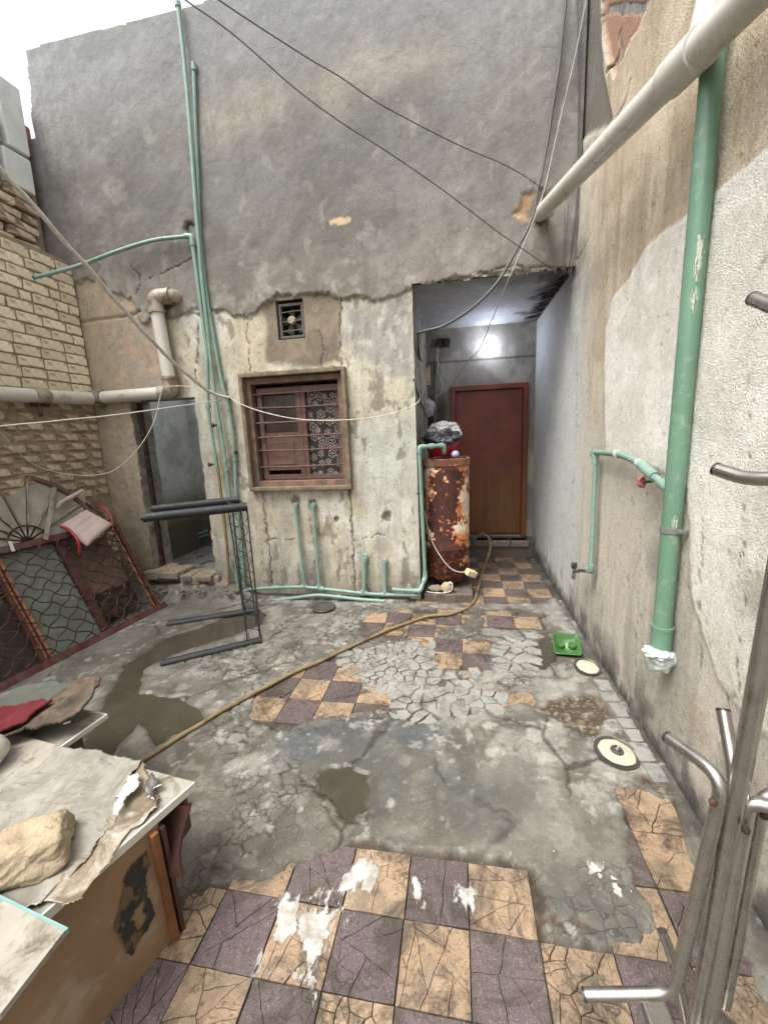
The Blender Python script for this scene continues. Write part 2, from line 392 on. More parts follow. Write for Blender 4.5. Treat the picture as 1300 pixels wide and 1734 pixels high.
def tank_mat():
    t = NT('rusted_tank_paint')
    wv = t.nd('ShaderNodeVectorMath', operation='ADD'); sc_ = t.nd('ShaderNodeVectorMath', operation='SCALE'); sc_.inputs['Scale'].default_value = .09
    t.l.new(t.noise(14, 5, .65, 0, None, True), sc_.inputs[0]); t.l.new(t.co(), wv.inputs[0]); t.l.new(sc_.outputs[0], wv.inputs[1]); wc = wv.outputs[0]
    big = t.noise(7, 7, .62, .3, wc)
    sp = t.nd('ShaderNodeSeparateXYZ'); t.l.new(t.co(), sp.inputs[0]); sx = t.math('ABSOLUTE', t.math('ADD', sp.outputs[0], .103))
    side = t.ramp(sx, .08, .20, 0, .16)
    zz = sp.outputs[2]; low = t.ramp(zz, .2, .6, -.14, 0)
    f = t.math('ADD', t.math('ADD', big, side), low)
    vo = t.nd('ShaderNodeTexVoronoi'); vo.inputs['Scale'].default_value = 26; t.l.new(wc, vo.inputs['Vector'])
    f = t.math('ADD', f, t.ramp(vo.outputs['Distance'], .1, .5, .06, -.05))
    rust = t.mix(C(50, 24, 18, .8), C(88, 40, 24, .8), t.ramp(t.noise(22, 6, .7), .4, .66))
    orange = C(196, 112, 58, .8); cream = C(222, 208, 184, .85)
    base = t.mix(rust, orange, t.ramp(f, .52, .55)); base = t.mix(base, t.mix(C(200, 130, 80, .8), cream, t.ramp(t.noise(6, 3), .42, .52)), t.ramp(f, .57, .59))
    base = t.mix(base, C(176, 88, 42, .8), t.math('MULTIPLY', t.ramp(t.noise(40, 3), .55, .65), t.ramp(zz, .55, .3)))
    base = t.mix(base, C(120, 74, 54, .8), t.math('MULTIPLY', t.ramp(zz, 1.17, 1.2), .7))
    t.out(base, t.ramp(f, .54, .6, .75, .4), t.bump(t.math('ADD', t.ramp(f, .56, .6), t.math('MULTIPLY', t.noise(60, 4), .5)), .5, .004)); return t.m
M['tank'] = tank_mat()
def glass_mat(name, c, rough=.12):
    t = NT(name); n = t.noise(6, 6, .6)
    t.out(t.mix(c, tuple(np.array(c)*1.5), t.ramp(n, .4, .7)), t.ramp(n, .3, .7, rough, rough+.25)); return t.m
M['glass'] = glass_mat('dusty_grey_glass', C(118, 124, 116, .8)); M['glassdark'] = glass_mat('dark_glass', C(62, 52, 46, .7), .08)
M['glassfan'] = glass_mat('fan_glass', C(150, 146, 132, .8), .3)
def lace_mat():
    t = NT('floral_lace_print'); 
    sx_ = t.nd('ShaderNodeSeparateXYZ'); t.l.new(t.co(), sx_.inputs[0]); cx_ = t.nd('ShaderNodeCombineXYZ'); t.l.new(sx_.outputs[0], cx_.inputs[0]); t.l.new(sx_.outputs[2], cx_.inputs[1]); vec = cx_.outputs[0]; base = C(46, 42, 42, .9)
    vo = t.nd('ShaderNodeTexVoronoi', voronoi_dimensions='2D'); vo.inputs['Scale'].default_value = 13; vo.inputs['Randomness'].default_value = .75; t.l.new(vec, vo.inputs['Vector'])
    sub = t.nd('ShaderNodeVectorMath', operation='SUBTRACT'); t.l.new(vec, sub.inputs[0]); t.l.new(vo.outputs['Position'], sub.inputs[1])
    se = t.nd('ShaderNodeSeparateXYZ'); t.l.new(sub.outputs[0], se.inputs[0])
    ang = t.math('ARCTAN2', se.outputs[1], se.outputs[0]); d = vo.outputs['Distance']
    sc2 = t.nd('ShaderNodeSeparateColor'); t.l.new(vo.outputs['Color'], sc2.inputs[0])
    pet = t.math('ABSOLUTE', t.math('SINE', t.math('MULTIPLY', ang, 3.0)))
    rad = t.math('MULTIPLY', t.math('ADD', .22, t.math('MULTIPLY', pet, .16)), t.ramp(sc2.outputs[0], 0, 1, .7, 1.35))
    q = t.math('ABSOLUTE', t.math('SUBTRACT', d, rad)); line = t.ramp(q, .03, .055, 1, 0)
    q2 = t.math('ABSOLUTE', t.math('SUBTRACT', d, .1)); line2 = t.ramp(q2, .02, .045, 1, 0)
    f = t.math('MAXIMUM', line, line2)
    b2 = t.mix(base, C(186, 170, 158, .85), t.math('MULTIPLY', f, .9)); t.out(b2, .8); return t.m
M['lace'] = lace_mat()
def tile_mat(name, a, b, blot):
    t = NT(name); n = t.noise(30, 8, .75); n2 = t.noise(6, 10, .7, .5); n3 = t.noise(15, 10, .78, .7)
    oi = t.nd('ShaderNodeObjectInfo'); h = t.nd('ShaderNodeHueSaturation')
    base = t.mix(a, b, t.ramp(n, .36, .66)); base = t.mix(base, blot, t.math('MULTIPLY', t.ramp(n2, .46, .62), .7))
    # terrazzo chips
    vc = t.nd('ShaderNodeTexVoronoi'); vc.inputs['Scale'].default_value = 420; t.l.new(t.co(), vc.inputs['Vector'])
    sv = t.nd('ShaderNodeSeparateColor'); t.l.new(vc.outputs['Color'], sv.inputs[0])
    base = t.mix(base, C(206, 196, 178, .7), t.math('MULTIPLY', t.ramp(sv.outputs[0], .88, .92), .28)); base = t.mix(base, (.06, .05, .045), t.math('MULTIPLY', t.ramp(sv.outputs[1], .88, .92), .4))
    # grey cement smeared and trodden in, scratches
    base = t.mix(base, C(124, 116, 106, .58), t.math('MULTIPLY', t.ramp(n3, .54, .68), .4))
    base = t.mix(base, C(196, 188, 174, .7), t.math('MULTIPLY', t.ramp(t.noise(48, 4, .65, 1.8, t.mp((1, 2.2, 1))), .63, .70), .22))
    # fine hairline cracks with dirt round them
    wv = t.nd('ShaderNodeVectorMath', operation='ADD'); sc_ = t.nd('ShaderNodeVectorMath', operation='SCALE'); sc_.inputs['Scale'].default_value = .035
    t.l.new(t.noise(20, 6, .7, 0, None, True), sc_.inputs[0]); t.l.new(t.co(), wv.inputs[0]); t.l.new(sc_.outputs[0], wv.inputs[1])
    vo = t.nd('ShaderNodeTexVoronoi', feature='DISTANCE_TO_EDGE'); vo.inputs['Scale'].default_value = 26; t.l.new(wv.outputs[0], vo.inputs['Vector'])
    mk_ = t.ramp(t.noise(4.5, 3), .50, .60); ln = t.math('MULTIPLY', t.ramp(vo.outputs['Distance'], .006, .028, 1, 0), mk_); hal = t.math('MULTIPLY', t.ramp(vo.outputs['Distance'], .0, .16, 1, 0), mk_)
    base = t.mix(base, C(90, 76, 60, .6), t.math('MULTIPLY', hal, .25)); base = t.mix(base, (.03, .025, .02), t.math('MULTIPLY', ln, .85))
    # soil in patches, small chips
    soil = t.ramp(t.noise(4.2, 12, .8, .9), .48, .58); base = t.mix(base, C(78, 68, 56, .58), t.math('MULTIPLY', soil, .82))
    chip = t.ramp(t.noise(56, 5, .7), .60, .66); base = t.mix(base, (.05, .042, .034), t.math('MULTIPLY', chip, .65))
    t.l.new(base, h.inputs['Color']); t.l.new(t.ramp(oi.outputs['Random'], 0, 1, .85, 1.12), h.inputs['Value'])
    hh = t.math('SUBTRACT', t.math('ADD', n, n3), t.math('MULTIPLY', t.math('ADD', ln, chip), .9))
    t.out(h.outputs[0], t.ramp(n2, .35, .65, .70, .34), t.bump(hh, .6, .003)); return t.m
M['tan'] = tile_mat('tan_terrazzo', C(202, 172, 138, .58), C(180, 150, 118, .56), C(122, 110, 94, .66))
M['purple'] = tile_mat('purple_terrazzo', C(118, 98, 100, .64), C(96, 82, 86, .62), C(96, 92, 86, .7))

# ================================================================= GROUND AND FLOOR
g = MB().add([(-60, -60, -.08), (60, -60, -.08), (60, 60, -.08), (-60, 60, -.08)], [(0, 1, 2, 3)]).build('ground', M['dark_plaster']); tag(g, kind='structure')

TX0, TS = -0.376, 0.2
front = FP([(100, 1950), (180, 1740), (255, 1600), (322, 1525), (400, 1508), (440, 1500), (492, 1470), (600, 1443), (640, 1440), (700, 1452), (800, 1465), (900, 1480), (903, 1540), (930, 1600), (1000, 1622), (1085, 1618), (1105, 1575), (1085, 1500), (1072, 1440), (1045, 1345), (1085, 1340), (1130, 1357), (1165, 1450), (1188, 1520), (1250, 1600), (1330, 1760), (1400, 1950)])
midl = FP([(422, 1222), (440, 1175), (492, 1147), (540, 1125), (573, 1118), (600, 1140), (622, 1165), (665, 1175), (672, 1200), (600, 1214), (540, 1222), (487, 1235), (470, 1240), (440, 1232)])
alc = np.array([(-.45, 3.42), (-.1, 3.36), (.25, 3.42), (.45, 3.45), (.70, 3.46), (.84, 3.6), (.80, 4.3), (.76, 5.1), (-.6, 5.1)])
patches = [FP([(620, 1043), (724, 1034), (737, 1045), (732, 1070), (690, 1086), (655, 1084), (640, 1070), (616, 1068)]),
           FP([(700, 1040), (735, 1036), (800, 1040), (780, 1062), (740, 1072), (700, 1066)]),
           FP([(820, 1040), (918, 1040), (918, 1070), (868, 1070), (820, 1066)]),
           FP([(730, 1088), (832, 1088), (832, 1116), (838, 1141), (730, 1142)]),
           FP([(853, 1178), (904, 1178), (904, 1199), (853, 1199)]),
           FP([(690, 1075), (740, 1075), (735, 1095), (700, 1098)])]
rbl = FP([(395, 1360), (440, 1350), (470, 1330), (500, 1310), (520, 1300), (540, 1290), (490, 1360), (470, 1430), (430, 1425), (410, 1390)])
def expose(X, Y):
    wx = X + (fbm(X, Y, 9, 3, 1)-.5)*.09; wy = Y + (fbm(X, Y, 9, 3, 3)-.5)*.09
    d = psdf(wx, wy, front)
    for q in [midl, alc]+patches: d = np.minimum(d, psdf(wx, wy, q))
    return d + (fbm(X, Y, 30, 3, 5)-.5)*.03

pud = [FP([(110, 1320), (150, 1250), (185, 1180), (215, 1130), (285, 1082), (350, 1062), (400, 1040), (425, 1026), (450, 1045), (440, 1062), (395, 1080), (300, 1110), (244, 1135), (238, 1178), (290, 1184), (340, 1203), (343, 1228), (290, 1250), (265, 1272), (240, 1225), (205, 1262), (180, 1300)]),
       FP([(537, 1325), (548, 1314), (562, 1307), (590, 1305), (625, 1318), (627, 1345), (620, 1366), (605, 1385), (590, 1397), (572, 1385), (563, 1362), (540, 1345)]),
       FP([(868, 1122), (900, 1112), (908, 1092), (930, 1082), (945, 1100), (938, 1122), (925, 1136), (905, 1140), (893, 1126)])]
mudp = [FP([(905, 1205), (930, 1192), (975, 1180), (1020, 1183), (1032, 1205), (1022, 1240), (1000, 1255), (975, 1245), (940, 1220)]),
        FP([(745, 1155), (770, 1140), (790, 1160), (772, 1200), (755, 1215), (738, 1180)]),
        FP([(1080, 1320), (1130, 1325), (1145, 1352), (1120, 1348), (1085, 1335)]),
        FP([(900, 1545), (1000, 1570), (1010, 1580), (905, 1560)])]
crz = [FP([(360, 1230), (430, 1150), (480, 1120), (560, 1090), (600, 1050), (640, 1030), (900, 1040), (900, 1150), (850, 1200), (700, 1230), (450, 1250), (400, 1290), (360, 1300)]),
       FP([(270, 1130), (440, 1080), (520, 1040), (620, 1040), (560, 1100), (420, 1160), (300, 1140)]),
       FP([(390, 1330), (500, 1290), (520, 1330), (470, 1430), (330, 1520), (300, 1500), (400, 1400)]),
       FP([(900, 1480), (1050, 1480), (1110, 1560), (1090, 1640), (900, 1600)])]
slab = FP([(560, 1110), (625, 1100), (690, 1088), (730, 1088), (728, 1142), (838, 1142), (838, 1090), (905, 1075), (905, 1135), (850, 1145), (850, 1215), (770, 1218), (725, 1232), (672, 1220), (664, 1178), (622, 1165), (600, 1140)])
blue = FP([(450, 1260), (560, 1225), (700, 1215), (760, 1240), (700, 1290), (780, 1340), (900, 1330), (880, 1420), (800, 1445), (640, 1425), (560, 1430), (470, 1390), (520, 1310)])
blue2 = FP([(905, 1490), (960, 1470), (1040, 1480), (1090, 1540), (1085, 1615), (1000, 1620), (930, 1600)])

ds = 0.008
xs = np.arange(-3.42, 0.90, ds); ys = np.arange(0.25, 5.02, ds)
X, Y = np.meshgrid(xs, ys, indexing='ij')
E = expose(X, Y)
n_lo = fbm(X, Y, 1.3, 4, 2); n_mid = fbm(X, Y, 6, 5, 4); n_hi = fbm(X, Y, 28, 4, 6)
wX = X+(fbm(X, Y, 14, 3, 2)-.5)*.05; wY = Y+(fbm(X, Y, 14, 3, 6)-.5)*.05
slabd = psdf(X, Y, slab)
scr = ss(-.006, .010, E)                                # 1 = screed on top, 0 = tiles uncovered
Z = .004 + scr*(.017 + .006*(n_mid-.5) + .016*(n_lo-.5)*ss(.02, .3, E)) + .002*(n_hi-.5)
insl = ss(.0, -.02, slabd)*scr
cz = np.zeros(X.shape)
for q in crz: cz = np.maximum(cz, ss(.06, -.04, psdf(wX, wY, q)))
cz *= scr
crk = ss(.10, .03, vor(wX, wY, 13, 2))*cz*ss(.42, .55, n_mid+.06)
big = ss(.05, .015, vor(X+(n_mid-.5)*.12, Y+(n_hi-.5)*.06, 2.1, 4))*scr*ss(.4, .6, fbm(X, Y, 2.2, 3, 7))
Z -= .008*crk + .007*big*.8
mud = np.zeros(X.shape)
for q in mudp: mud = np.maximum(mud, ss(.02, -.02, psdf(wX, wY, q)))
Z = Z*(1-mud) + mud*(.002+.016*n_hi)
wetp = np.zeros(X.shape)
pool = pud[0]
for q in pud: wetp = np.maximum(wetp, ss(.018, -.012, psdf(wX, wY, q)))
Z = Z*(1-wetp) + wetp*(.006+.004*(n_mid-.5))
Z = Z*(1-insl) + insl*.006
# rising rubble along the foot of the facade and walls
foot = ss(3.22, 3.42, Y+(n_mid-.5)*.25)*ss(-1.85, -2.15, X+(n_mid-.5)*.2); Z += foot*(.07+.06*n_mid)
rw = ss(.10, .0, XR-X+(n_mid-.5)*.10); Z += rw*.018*n_mid
bw = ss(3.36, 3.47, Y)*ss(-.33, -.4, X)*.02; Z += bw
# colours
c_scr = mixc(np.broadcast_to(C(154, 151, 142, .60), X.shape+(3,)), C(126, 122, 113, .58), ss(.42, .6, n_lo*.5+n_mid*.5))
c_scr = mixc(c_scr, C(172, 169, 158, .62), ss(.56, .68, n_mid)*.7)
c_scr = mixc(c_scr, C(82, 77, 66, .58), ss(.53, .64, fbm(X, Y, 3.1, 6, 5))*.75)
c_scr = mixc(c_scr, C(100, 90, 74, .6), ss(.57, .65, fbm(X, Y, 8, 5, 7))*.6); c_scr = mixc(c_scr, C(186, 183, 172, .64), ss(.60, .66, fbm(X, Y, 11, 5, 3))*.5)
wet = .18*ss(.5, .62, fbm(X, Y, 2.0, 4, 3))+.08
bl = np.maximum(ss(.12, -.05, psdf(wX, wY, blue)), ss(.03, -.03, psdf(wX, wY, blue2)))*scr
c_scr = mixc(c_scr, C(82, 90, 94, .58), bl*ss(.36, .62, fbm(X, Y, 5, 5, 1))*.8); wet = wet+bl*.25
# near the front the screed turns greenish brown and dirtier
c_scr = mixc(c_scr, C(112, 106, 90, .62), ss(1.9, 1.3, Y+(n_mid-.5)*1.2)*.5)
lft = ss(-1.9, -2.4, X); c_scr = mixc(c_scr, C(118, 112, 100, .6), lft*.5)
c_dirt = mixc(np.broadcast_to(C(92, 80, 62, .55), X.shape+(3,)), C(60, 52, 42, .55), ss(.4, .6, n_hi))
colr = mixc(c_dirt, c_scr, scr[..., :]*0+1) if False else c_dirt*(1-scr[..., None]) + c_scr*scr[..., None]
edge = ss(.05, .0, np.abs(E))*ss(.45, .6, n_hi+.05); colr = mixc(colr, C(74, 64, 50, .55), edge*.6)
colr = mixc(colr, C(48, 42, 34, .55), crk*.9); colr = mixc(colr, C(52, 46, 38, .55), big*.8)
colr = mixc(colr, C(104, 96, 80, .58), insl*.9)
colr = mixc(colr, C(92, 74, 54, .55), mud); colr = mixc(colr, C(150, 132, 104, .6), mud*ss(.6, .68, n_hi)*.7)
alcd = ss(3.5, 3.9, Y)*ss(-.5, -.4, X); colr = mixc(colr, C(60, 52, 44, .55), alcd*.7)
halo = np.zeros(X.shape)
for q in pud: halo = np.maximum(halo, ss(.09, .0, psdf(wX, wY, q)))
colr = mixc(colr, C(88, 80, 64, .55), halo*.55*ss(.4, .55, n_mid)); wet = wet+halo*.25
pc = mixc(np.broadcast_to(C(104, 97, 82, .58), X.shape+(3,)), C(88, 82, 70, .58), ss(.4, .6, n_mid))
colr = colr*(1-wetp[..., None]) + pc*wetp[..., None]; wet = wet*(1-wetp)+wetp*.55
# damp black line at the foot of the walls, white lime bits
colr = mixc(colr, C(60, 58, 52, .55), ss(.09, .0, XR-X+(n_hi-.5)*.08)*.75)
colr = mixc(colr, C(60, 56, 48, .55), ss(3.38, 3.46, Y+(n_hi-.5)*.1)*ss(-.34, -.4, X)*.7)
lime = ss(.66, .70, fbm(X, Y, 22, 3, 0))*ss(.5, .6, n_mid); colr = mixc(colr, C(196, 196, 188, .7), lime*.5*scr)
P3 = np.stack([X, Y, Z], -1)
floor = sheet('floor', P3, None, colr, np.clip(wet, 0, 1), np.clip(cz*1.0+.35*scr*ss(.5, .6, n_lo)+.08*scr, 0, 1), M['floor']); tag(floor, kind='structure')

# ---- water standing in the hollows
def water_mat():
    t = NT('murky_water'); n = t.noise(5, 6, .6, .6)
    t.out(t.mix(C(102, 95, 80, .58), C(84, 79, 67, .58), t.ramp(n, .35, .65)), t.ramp(n, .3, .7, .04, .16), t.bump(t.noise(14, 3), .06, .002)); t.b.inputs['IOR'].default_value = 1.33
    t.b.inputs['Alpha'].default_value = .8; return t.m
M['water'] = water_mat()
for q in pud:
    lo = q.min(0)-.03; hi = q.max(0)+.03; st = .01
    a, b = np.meshgrid(np.arange(lo[0], hi[0], st), np.arange(lo[1], hi[1], st), indexing='ij')
    wa = a+(fbm(a, b, 14, 3, 2)-.5)*.05; wb = b+(fbm(a, b, 14, 3, 6)-.5)*.05
    kp = (psdf(wa, wb, q) < .004)[:-1, :-1]
    P = np.stack([a, b, np.full(a.shape, .0125)], -1)
    o = sheet('puddle', P, kp, np.zeros(P.shape), np.zeros(a.shape), np.zeros(a.shape), M['water']); tag(o, kind='structure')

# ---- broken pieces: clip polygons
def clip(poly, nx, ny, c):
    """keep nx*x+ny*y <= c"""
    out = []; n = len(poly)
    for i in range(n):
        a = poly[i]; b = poly[(i+1) % n]; da = nx*a[0]+ny*a[1]-c; db = nx*b[0]+ny*b[1]-c
        if da <= 0: out.append(a)
        if (da < 0) != (db < 0):
            t = da/(da-db); out.append((a[0]+(b[0]-a[0])*t, a[1]+(b[1]-a[1])*t))
    return out
def parea(p): return abs(sum(p[i][0]*p[(i+1) % len(p)][1]-p[(i+1) % len(p)][0]*p[i][1] for i in range(len(p))))/2
def vorcells(bound, pts, gap):
    res = []
    for i, a in enumerate(pts):
        P = bound
        for j, b in enumerate(pts):
            if i == j or not P: continue
            nx, ny = b[0]-a[0], b[1]-a[1]; L = math.hypot(nx, ny)
            if L < 1e-6: continue
            nx /= L; ny /= L; P = clip(P, nx, ny, nx*(a[0]+b[0])/2+ny*(a[1]+b[1])/2-gap/2)
        if len(P) >= 3 and parea(P) > 3e-5: res.append(P)
    return res
def splitpoly(P, n, gap):
    L = [P]
    for _ in range(n):
        L.sort(key=parea, reverse=True); k = 0 if random.random() < .7 else random.randrange(len(L)); q = L.pop(k)
        cx = sum(p[0] for p in q)/len(q)+random.uniform(-.02, .02); cy_ = sum(p[1] for p in q)/len(q)+random.uniform(-.02, .02)
        a = random.uniform(0, math.pi); nx, ny = math.cos(a), math.sin(a); c = nx*cx+ny*cy_
        for r in (clip(q, nx, ny, c-gap/2), clip(q, -nx, -ny, -c-gap/2)):
            if len(r) >= 3 and parea(r) > 2e-5: L.append(r)
    return L
def rough_outline(P, amp, step=.012, box=None):
    out = []
    for i in range(len(P)):
        a = P[i]; b = P[(i+1) % len(P)]; L = math.hypot(b[0]-a[0], b[1]-a[1]); k = max(1, int(L/step))
        for j in range(k):
            t = j/k; x = a[0]+(b[0]-a[0])*t; y = a[1]+(b[1]-a[1])*t
            v = mn.noise_vector(Vector((x*22, y*22, 3.3)))+mn.noise_vector(Vector((x*85, y*85, 7.1)))*.45
            k_ = 1.0 if box is None else min(1.0, max(.12, (min(x-box[0], box[2]-x, y-box[1], box[3]-y)-.002)/.012)); out.append((x+v.x*amp*k_, y+v.y*amp*k_))
    return out
def prism(mb, P, z0, z1, tilt=0.0, ch=.0012):
    cx = sum(p[0] for p in P)/len(P); cy_ = sum(p[1] for p in P)/len(P); n = len(P)
    tx, ty = random.uniform(-tilt, tilt), random.uniform(-tilt, tilt)
    zt = lambda p: z1+(p[0]-cx)*tx+(p[1]-cy_)*ty
    if sum(P[i][0]*P[(i+1) % n][1]-P[(i+1) % n][0]*P[i][1] for i in range(n)) < 0: P = P[::-1]
    V = [(p[0], p[1], z0) for p in P]+[(p[0], p[1], zt(p)-ch) for p in P]
    V += [(p[0]+(cx-p[0])*min(.3, ch/(math.hypot(cx-p[0], cy_-p[1])+1e-6)), p[1]+(cy_-p[1])*min(.3, ch/(math.hypot(cx-p[0], cy_-p[1])+1e-6)), zt(p)) for p in P]
    F = []
    for i in range(n):
        j = (i+1) % n; F.append((i, j, n+j, n+i)); F.append((n+i, n+j, 2*n+j, 2*n+i))
    F.append(tuple(range(2*n, 3*n))); mb.add(V, F)

# ---- floor tiles, every uncovered one an object
gx = np.linspace(.02, .18, 5); ntile = 0
for j in range(1, 25):
    for i in range(-13, 7):
        x0 = TX0+i*TS; y0 = j*TS
        if y0 > 4.95 or x0 > XR or x0 < -3.3: continue
        a, b = np.meshgrid(x0+gx, y0+gx); e = expose(a, b)
        if (e < -.01).mean() < .10: continue
        x1 = min(x0+TS, XR+.02)
        B = [(x0+.002, y0+.002), (x1-.002, y0+.002), (x1-.002, y0+TS-.002), (x0+.002, y0+TS-.002)]
        B = [(p[0]+random.uniform(-.0015, .0015), p[1]+random.uniform(-.0015, .0015)) for p in B]
        tanp = (i+j) % 2 == 1 or (i, j) in ((5, 7), (5, 6)); near = y0 < 2.0; al = y0 >= 3.4
        if al: pcs = [B] if random.random() < .75 else splitpoly(B, 2, .0016)
        elif tanp:
            n = random.choice([4, 9, 14, 22, 28]) if near else random.choice([10, 16, 22, 26])
            if random.random() < .35: pcs = splitpoly(B, n//2, .0014)
            else:
                cx, cy_ = x0+random.uniform(.03, .17), y0+random.uniform(.03, .17)
                pts = [(x0+random.uniform(0, .2), y0+random.uniform(0, .2)) for _ in range(n//2)] + [(random.gauss(cx, .045), random.gauss(cy_, .045)) for _ in range(n//2)]
                pts = [p for p in pts if x0 < p[0] < x0+.2 and y0 < p[1] < y0+.2] or [(cx, cy_)]
                pcs = vorcells(B, pts, random.choice([.0012, .0018, .0024]))
        else: pcs = splitpoly(B, random.choice([1, 2, 4, 7]) if near else random.choice([6, 10, 14]), .0012)
        mb = MB()
        for q in pcs:
            if not al and parea(q) < .0009 and random.random() < .12: continue
            prism(mb, rough_outline(q, .0052 if not al else .0006, .009 if not al else .03, (x0, y0, x1, y0+TS)), -.01, .0165+(random.uniform(-.0015, .0012) if not al else random.uniform(-.0008, .0008)), .012 if not al else .004)
        o = mb.build('tile', M['tan'] if tanp else M['purple'], floor); ntile += 1
# ---- slabs of broken screed between the tile patches
sp_pts = []
lo = slab.min(0); hi = slab.max(0)
tries = 0
while len(sp_pts) < 130 and tries < 9000:
    tries += 1; p = (random.uniform(lo[0], hi[0]), random.uniform(lo[1], hi[1]))
    rmin = .125 if p[0] > -.3 else .085
    rmin *= random.choice([.45, .7, 1, 1.35])
    if psdf(np.array([p[0]]), np.array([p[1]]), slab)[0] < -.015 and all(math.hypot(p[0]-q[0], p[1]-q[1]) > rmin for q in sp_pts): sp_pts.append(p)
for i, a in enumerate(sp_pts):
    P = [(a[0]-.13, a[1]-.13), (a[0]+.13, a[1]-.13), (a[0]+.13, a[1]+.13), (a[0]-.13, a[1]+.13)]
    gp = random.choice([.002, .003, .005, .011])
    for b in sp_pts:
        L = math.hypot(b[0]-a[0], b[1]-a[1])
        if 0 < L < .36:
            nx, ny = (b[0]-a[0])/L, (b[1]-a[1])/L; P = clip(P, nx, ny, nx*(a[0]+b[0])/2+ny*(a[1]+b[1])/2-gp/2)
            if not P: break
    if len(P) < 3: continue
    cc = np.array(P); dd = psdf(cc[:, 0], cc[:, 1], slab)
    if (dd > .07).any():
        cx, cy_ = a; P = [(cx+(p[0]-cx)*min(1, .07/max(math.hypot(p[0]-cx, p[1]-cy_), 1e-6)), cy_+(p[1]-cy_)*min(1, .07/max(math.hypot(p[0]-cx, p[1]-cy_), 1e-6))) for p in P]
    mb = MB(); prism(mb, rough_outline(P, .010, .010), .0, .020+random.uniform(-.004, .003), .05, .002); mb.build('cement_fragment', M['cement'], floor)
# ---- strip of cracked edging slabs along the right wall
yy = 1.62
while yy < 2.3:
    L = random.uniform(.07, .13); w = random.uniform(.05, .08)
    P = [(XR-.03-w, yy), (XR-.025, yy+.005), (XR-.02, yy+L-.008), (XR-.035-w, yy+L-.01)]
    mb = MB(); prism(mb, rough_outline(P, .006, .015), .0, .034, .03, .003); mb.build('cement_fragment', M['cement'], floor); yy += L
# ---- white paint and lime spilled on the tiles
def lime_mat():
    t = NT('smeared_white_paint'); at = t.nd('ShaderNodeAttribute', attribute_name='mask'); n = t.noise(42, 10, .78, .6, t.mp((1.3, .7, 1)))
    al = t.ramp(t.math('ADD', t.math('MULTIPLY', at.outputs['Fac'], .35), t.math('SUBTRACT', n, .53)), 0, .09); al = t.math('MULTIPLY', al, t.ramp(at.outputs['Fac'], -.75, -.35))
    t.out(t.mix(C(196, 194, 188, .74), C(168, 160, 146, .68), t.ramp(t.noise(18, 6), .45, .6)), .8, t.bump(n, .4, .002)); t.l.new(t.math('MULTIPLY', al, .93), t.b.inputs['Alpha']); return t.m
M['lime'] = lime_mat()
def spill(px, seed, th):
    q = FP(px); lo = q.min(0)-.05; hi = q.max(0)+.05; a, b = np.meshgrid(np.arange(lo[0], hi[0], .004), np.arange(lo[1], hi[1], .004), indexing='ij')
    d = psdf(a, b, q)/.05 + (fbm(a, b*.5, 26, 5, seed)-th+.0)*3.0
    kp = (d < .9)[:-1, :-1]; P = np.stack([a, b, .0192+.0006*fbm(a, b, 90, 2, 1)], -1)
    cc = mixc(np.broadcast_to(C(206, 204, 196, .72), P.shape), C(172, 156, 132, .7), ss(.45, .62, fbm(a, b*.5, 46, 4, seed+1)))
    o = sheet('spilled_paint', P, kp, cc, np.zeros(a.shape), np.clip(-d, -1, 1), M['lime'], floor); o['kind'] = 'stuff'
spill([(592, 1462), (640, 1455), (665, 1478), (650, 1512), (612, 1512), (560, 1530), (500, 1545), (520, 1515), (580, 1500)], 2, .47)
spill([(478, 1540), (580, 1542), (560, 1600), (525, 1660), (500, 1655), (505, 1600), (455, 1620), (440, 1650)], 3, .52)
spill([(1000, 1475), (1030, 1480), (1062, 1505), (1058, 1525), (1030, 1520), (1008, 1500)], 4, .52)
spill([(700, 1500), (715, 1500), (730, 1560), (715, 1560)], 5, .45)
spill([(440, 1640), (560, 1660), (540, 1680), (430, 1660)], 6, .48)
spill([(760, 1490), (800, 1520), (805, 1545), (775, 1530)], 1, .42)
# ---- rubble and grit (nobody could count it)
mb = MB(); bm = bmesh.new(); bmesh.ops.create_icosphere(bm, subdivisions=1, radius=1); IV = [v.co.copy() for v in bm.verts]; IF = [[v.index for v in f.verts] for f in bm.faces]; bm.free()
def pebble(mb, x, y, z, s):
    r = Matrix.Rotation(random.uniform(0, 6.28), 3, 'Z'); k = Vector((random.uniform(.7, 1.4), random.uniform(.6, 1.1), random.uniform(.4, .8)))*s
    mb.add([tuple((r @ Vector((v.x*k.x, v.y*k.y, v.z*k.z)))*random.uniform(.8, 1.15)+Vector((x, y, z))) for v in IV], IF)
for _ in range(420):
    if random.random() < .45: q = mudp[0]; lo = q.min(0); hi = q.max(0); x, y = random.uniform(lo[0], hi[0]), random.uniform(lo[1], hi[1]); s = random.uniform(.003, .013); z = .010
    elif random.random() < .35: x = XR-abs(random.gauss(.02, .03)); y = random.uniform(.8, 4.8); s = random.uniform(.003, .009); z = .022
    elif random.random() < .6: x = random.uniform(-3.0, -1.9); y = random.uniform(3.25, 3.45); s = random.uniform(.006, .03); z = .10
    else: x = random.uniform(-1.9, .8); y = random.uniform(.8, 3.4); s = random.uniform(.0015, .005); z = .021
    pebble(mb, min(x, XR-.005), y, z, s)
o = mb.build('rubble', M['stone'], floor); o['kind'] = 'stuff'
mb = MB()
for _ in range(200):
    gx_, gy_ = random.uniform(-1.6, .85), random.uniform(.85, 3.2)
    if min(psdf(np.array([gx_]), np.array([gy_]), q)[0] for q in pud) > .02: pebble(mb, gx_, gy_, .0205, random.uniform(.0008, .0022))
o = mb.build('white_grit', M['white'], floor); o['kind'] = 'stuff'

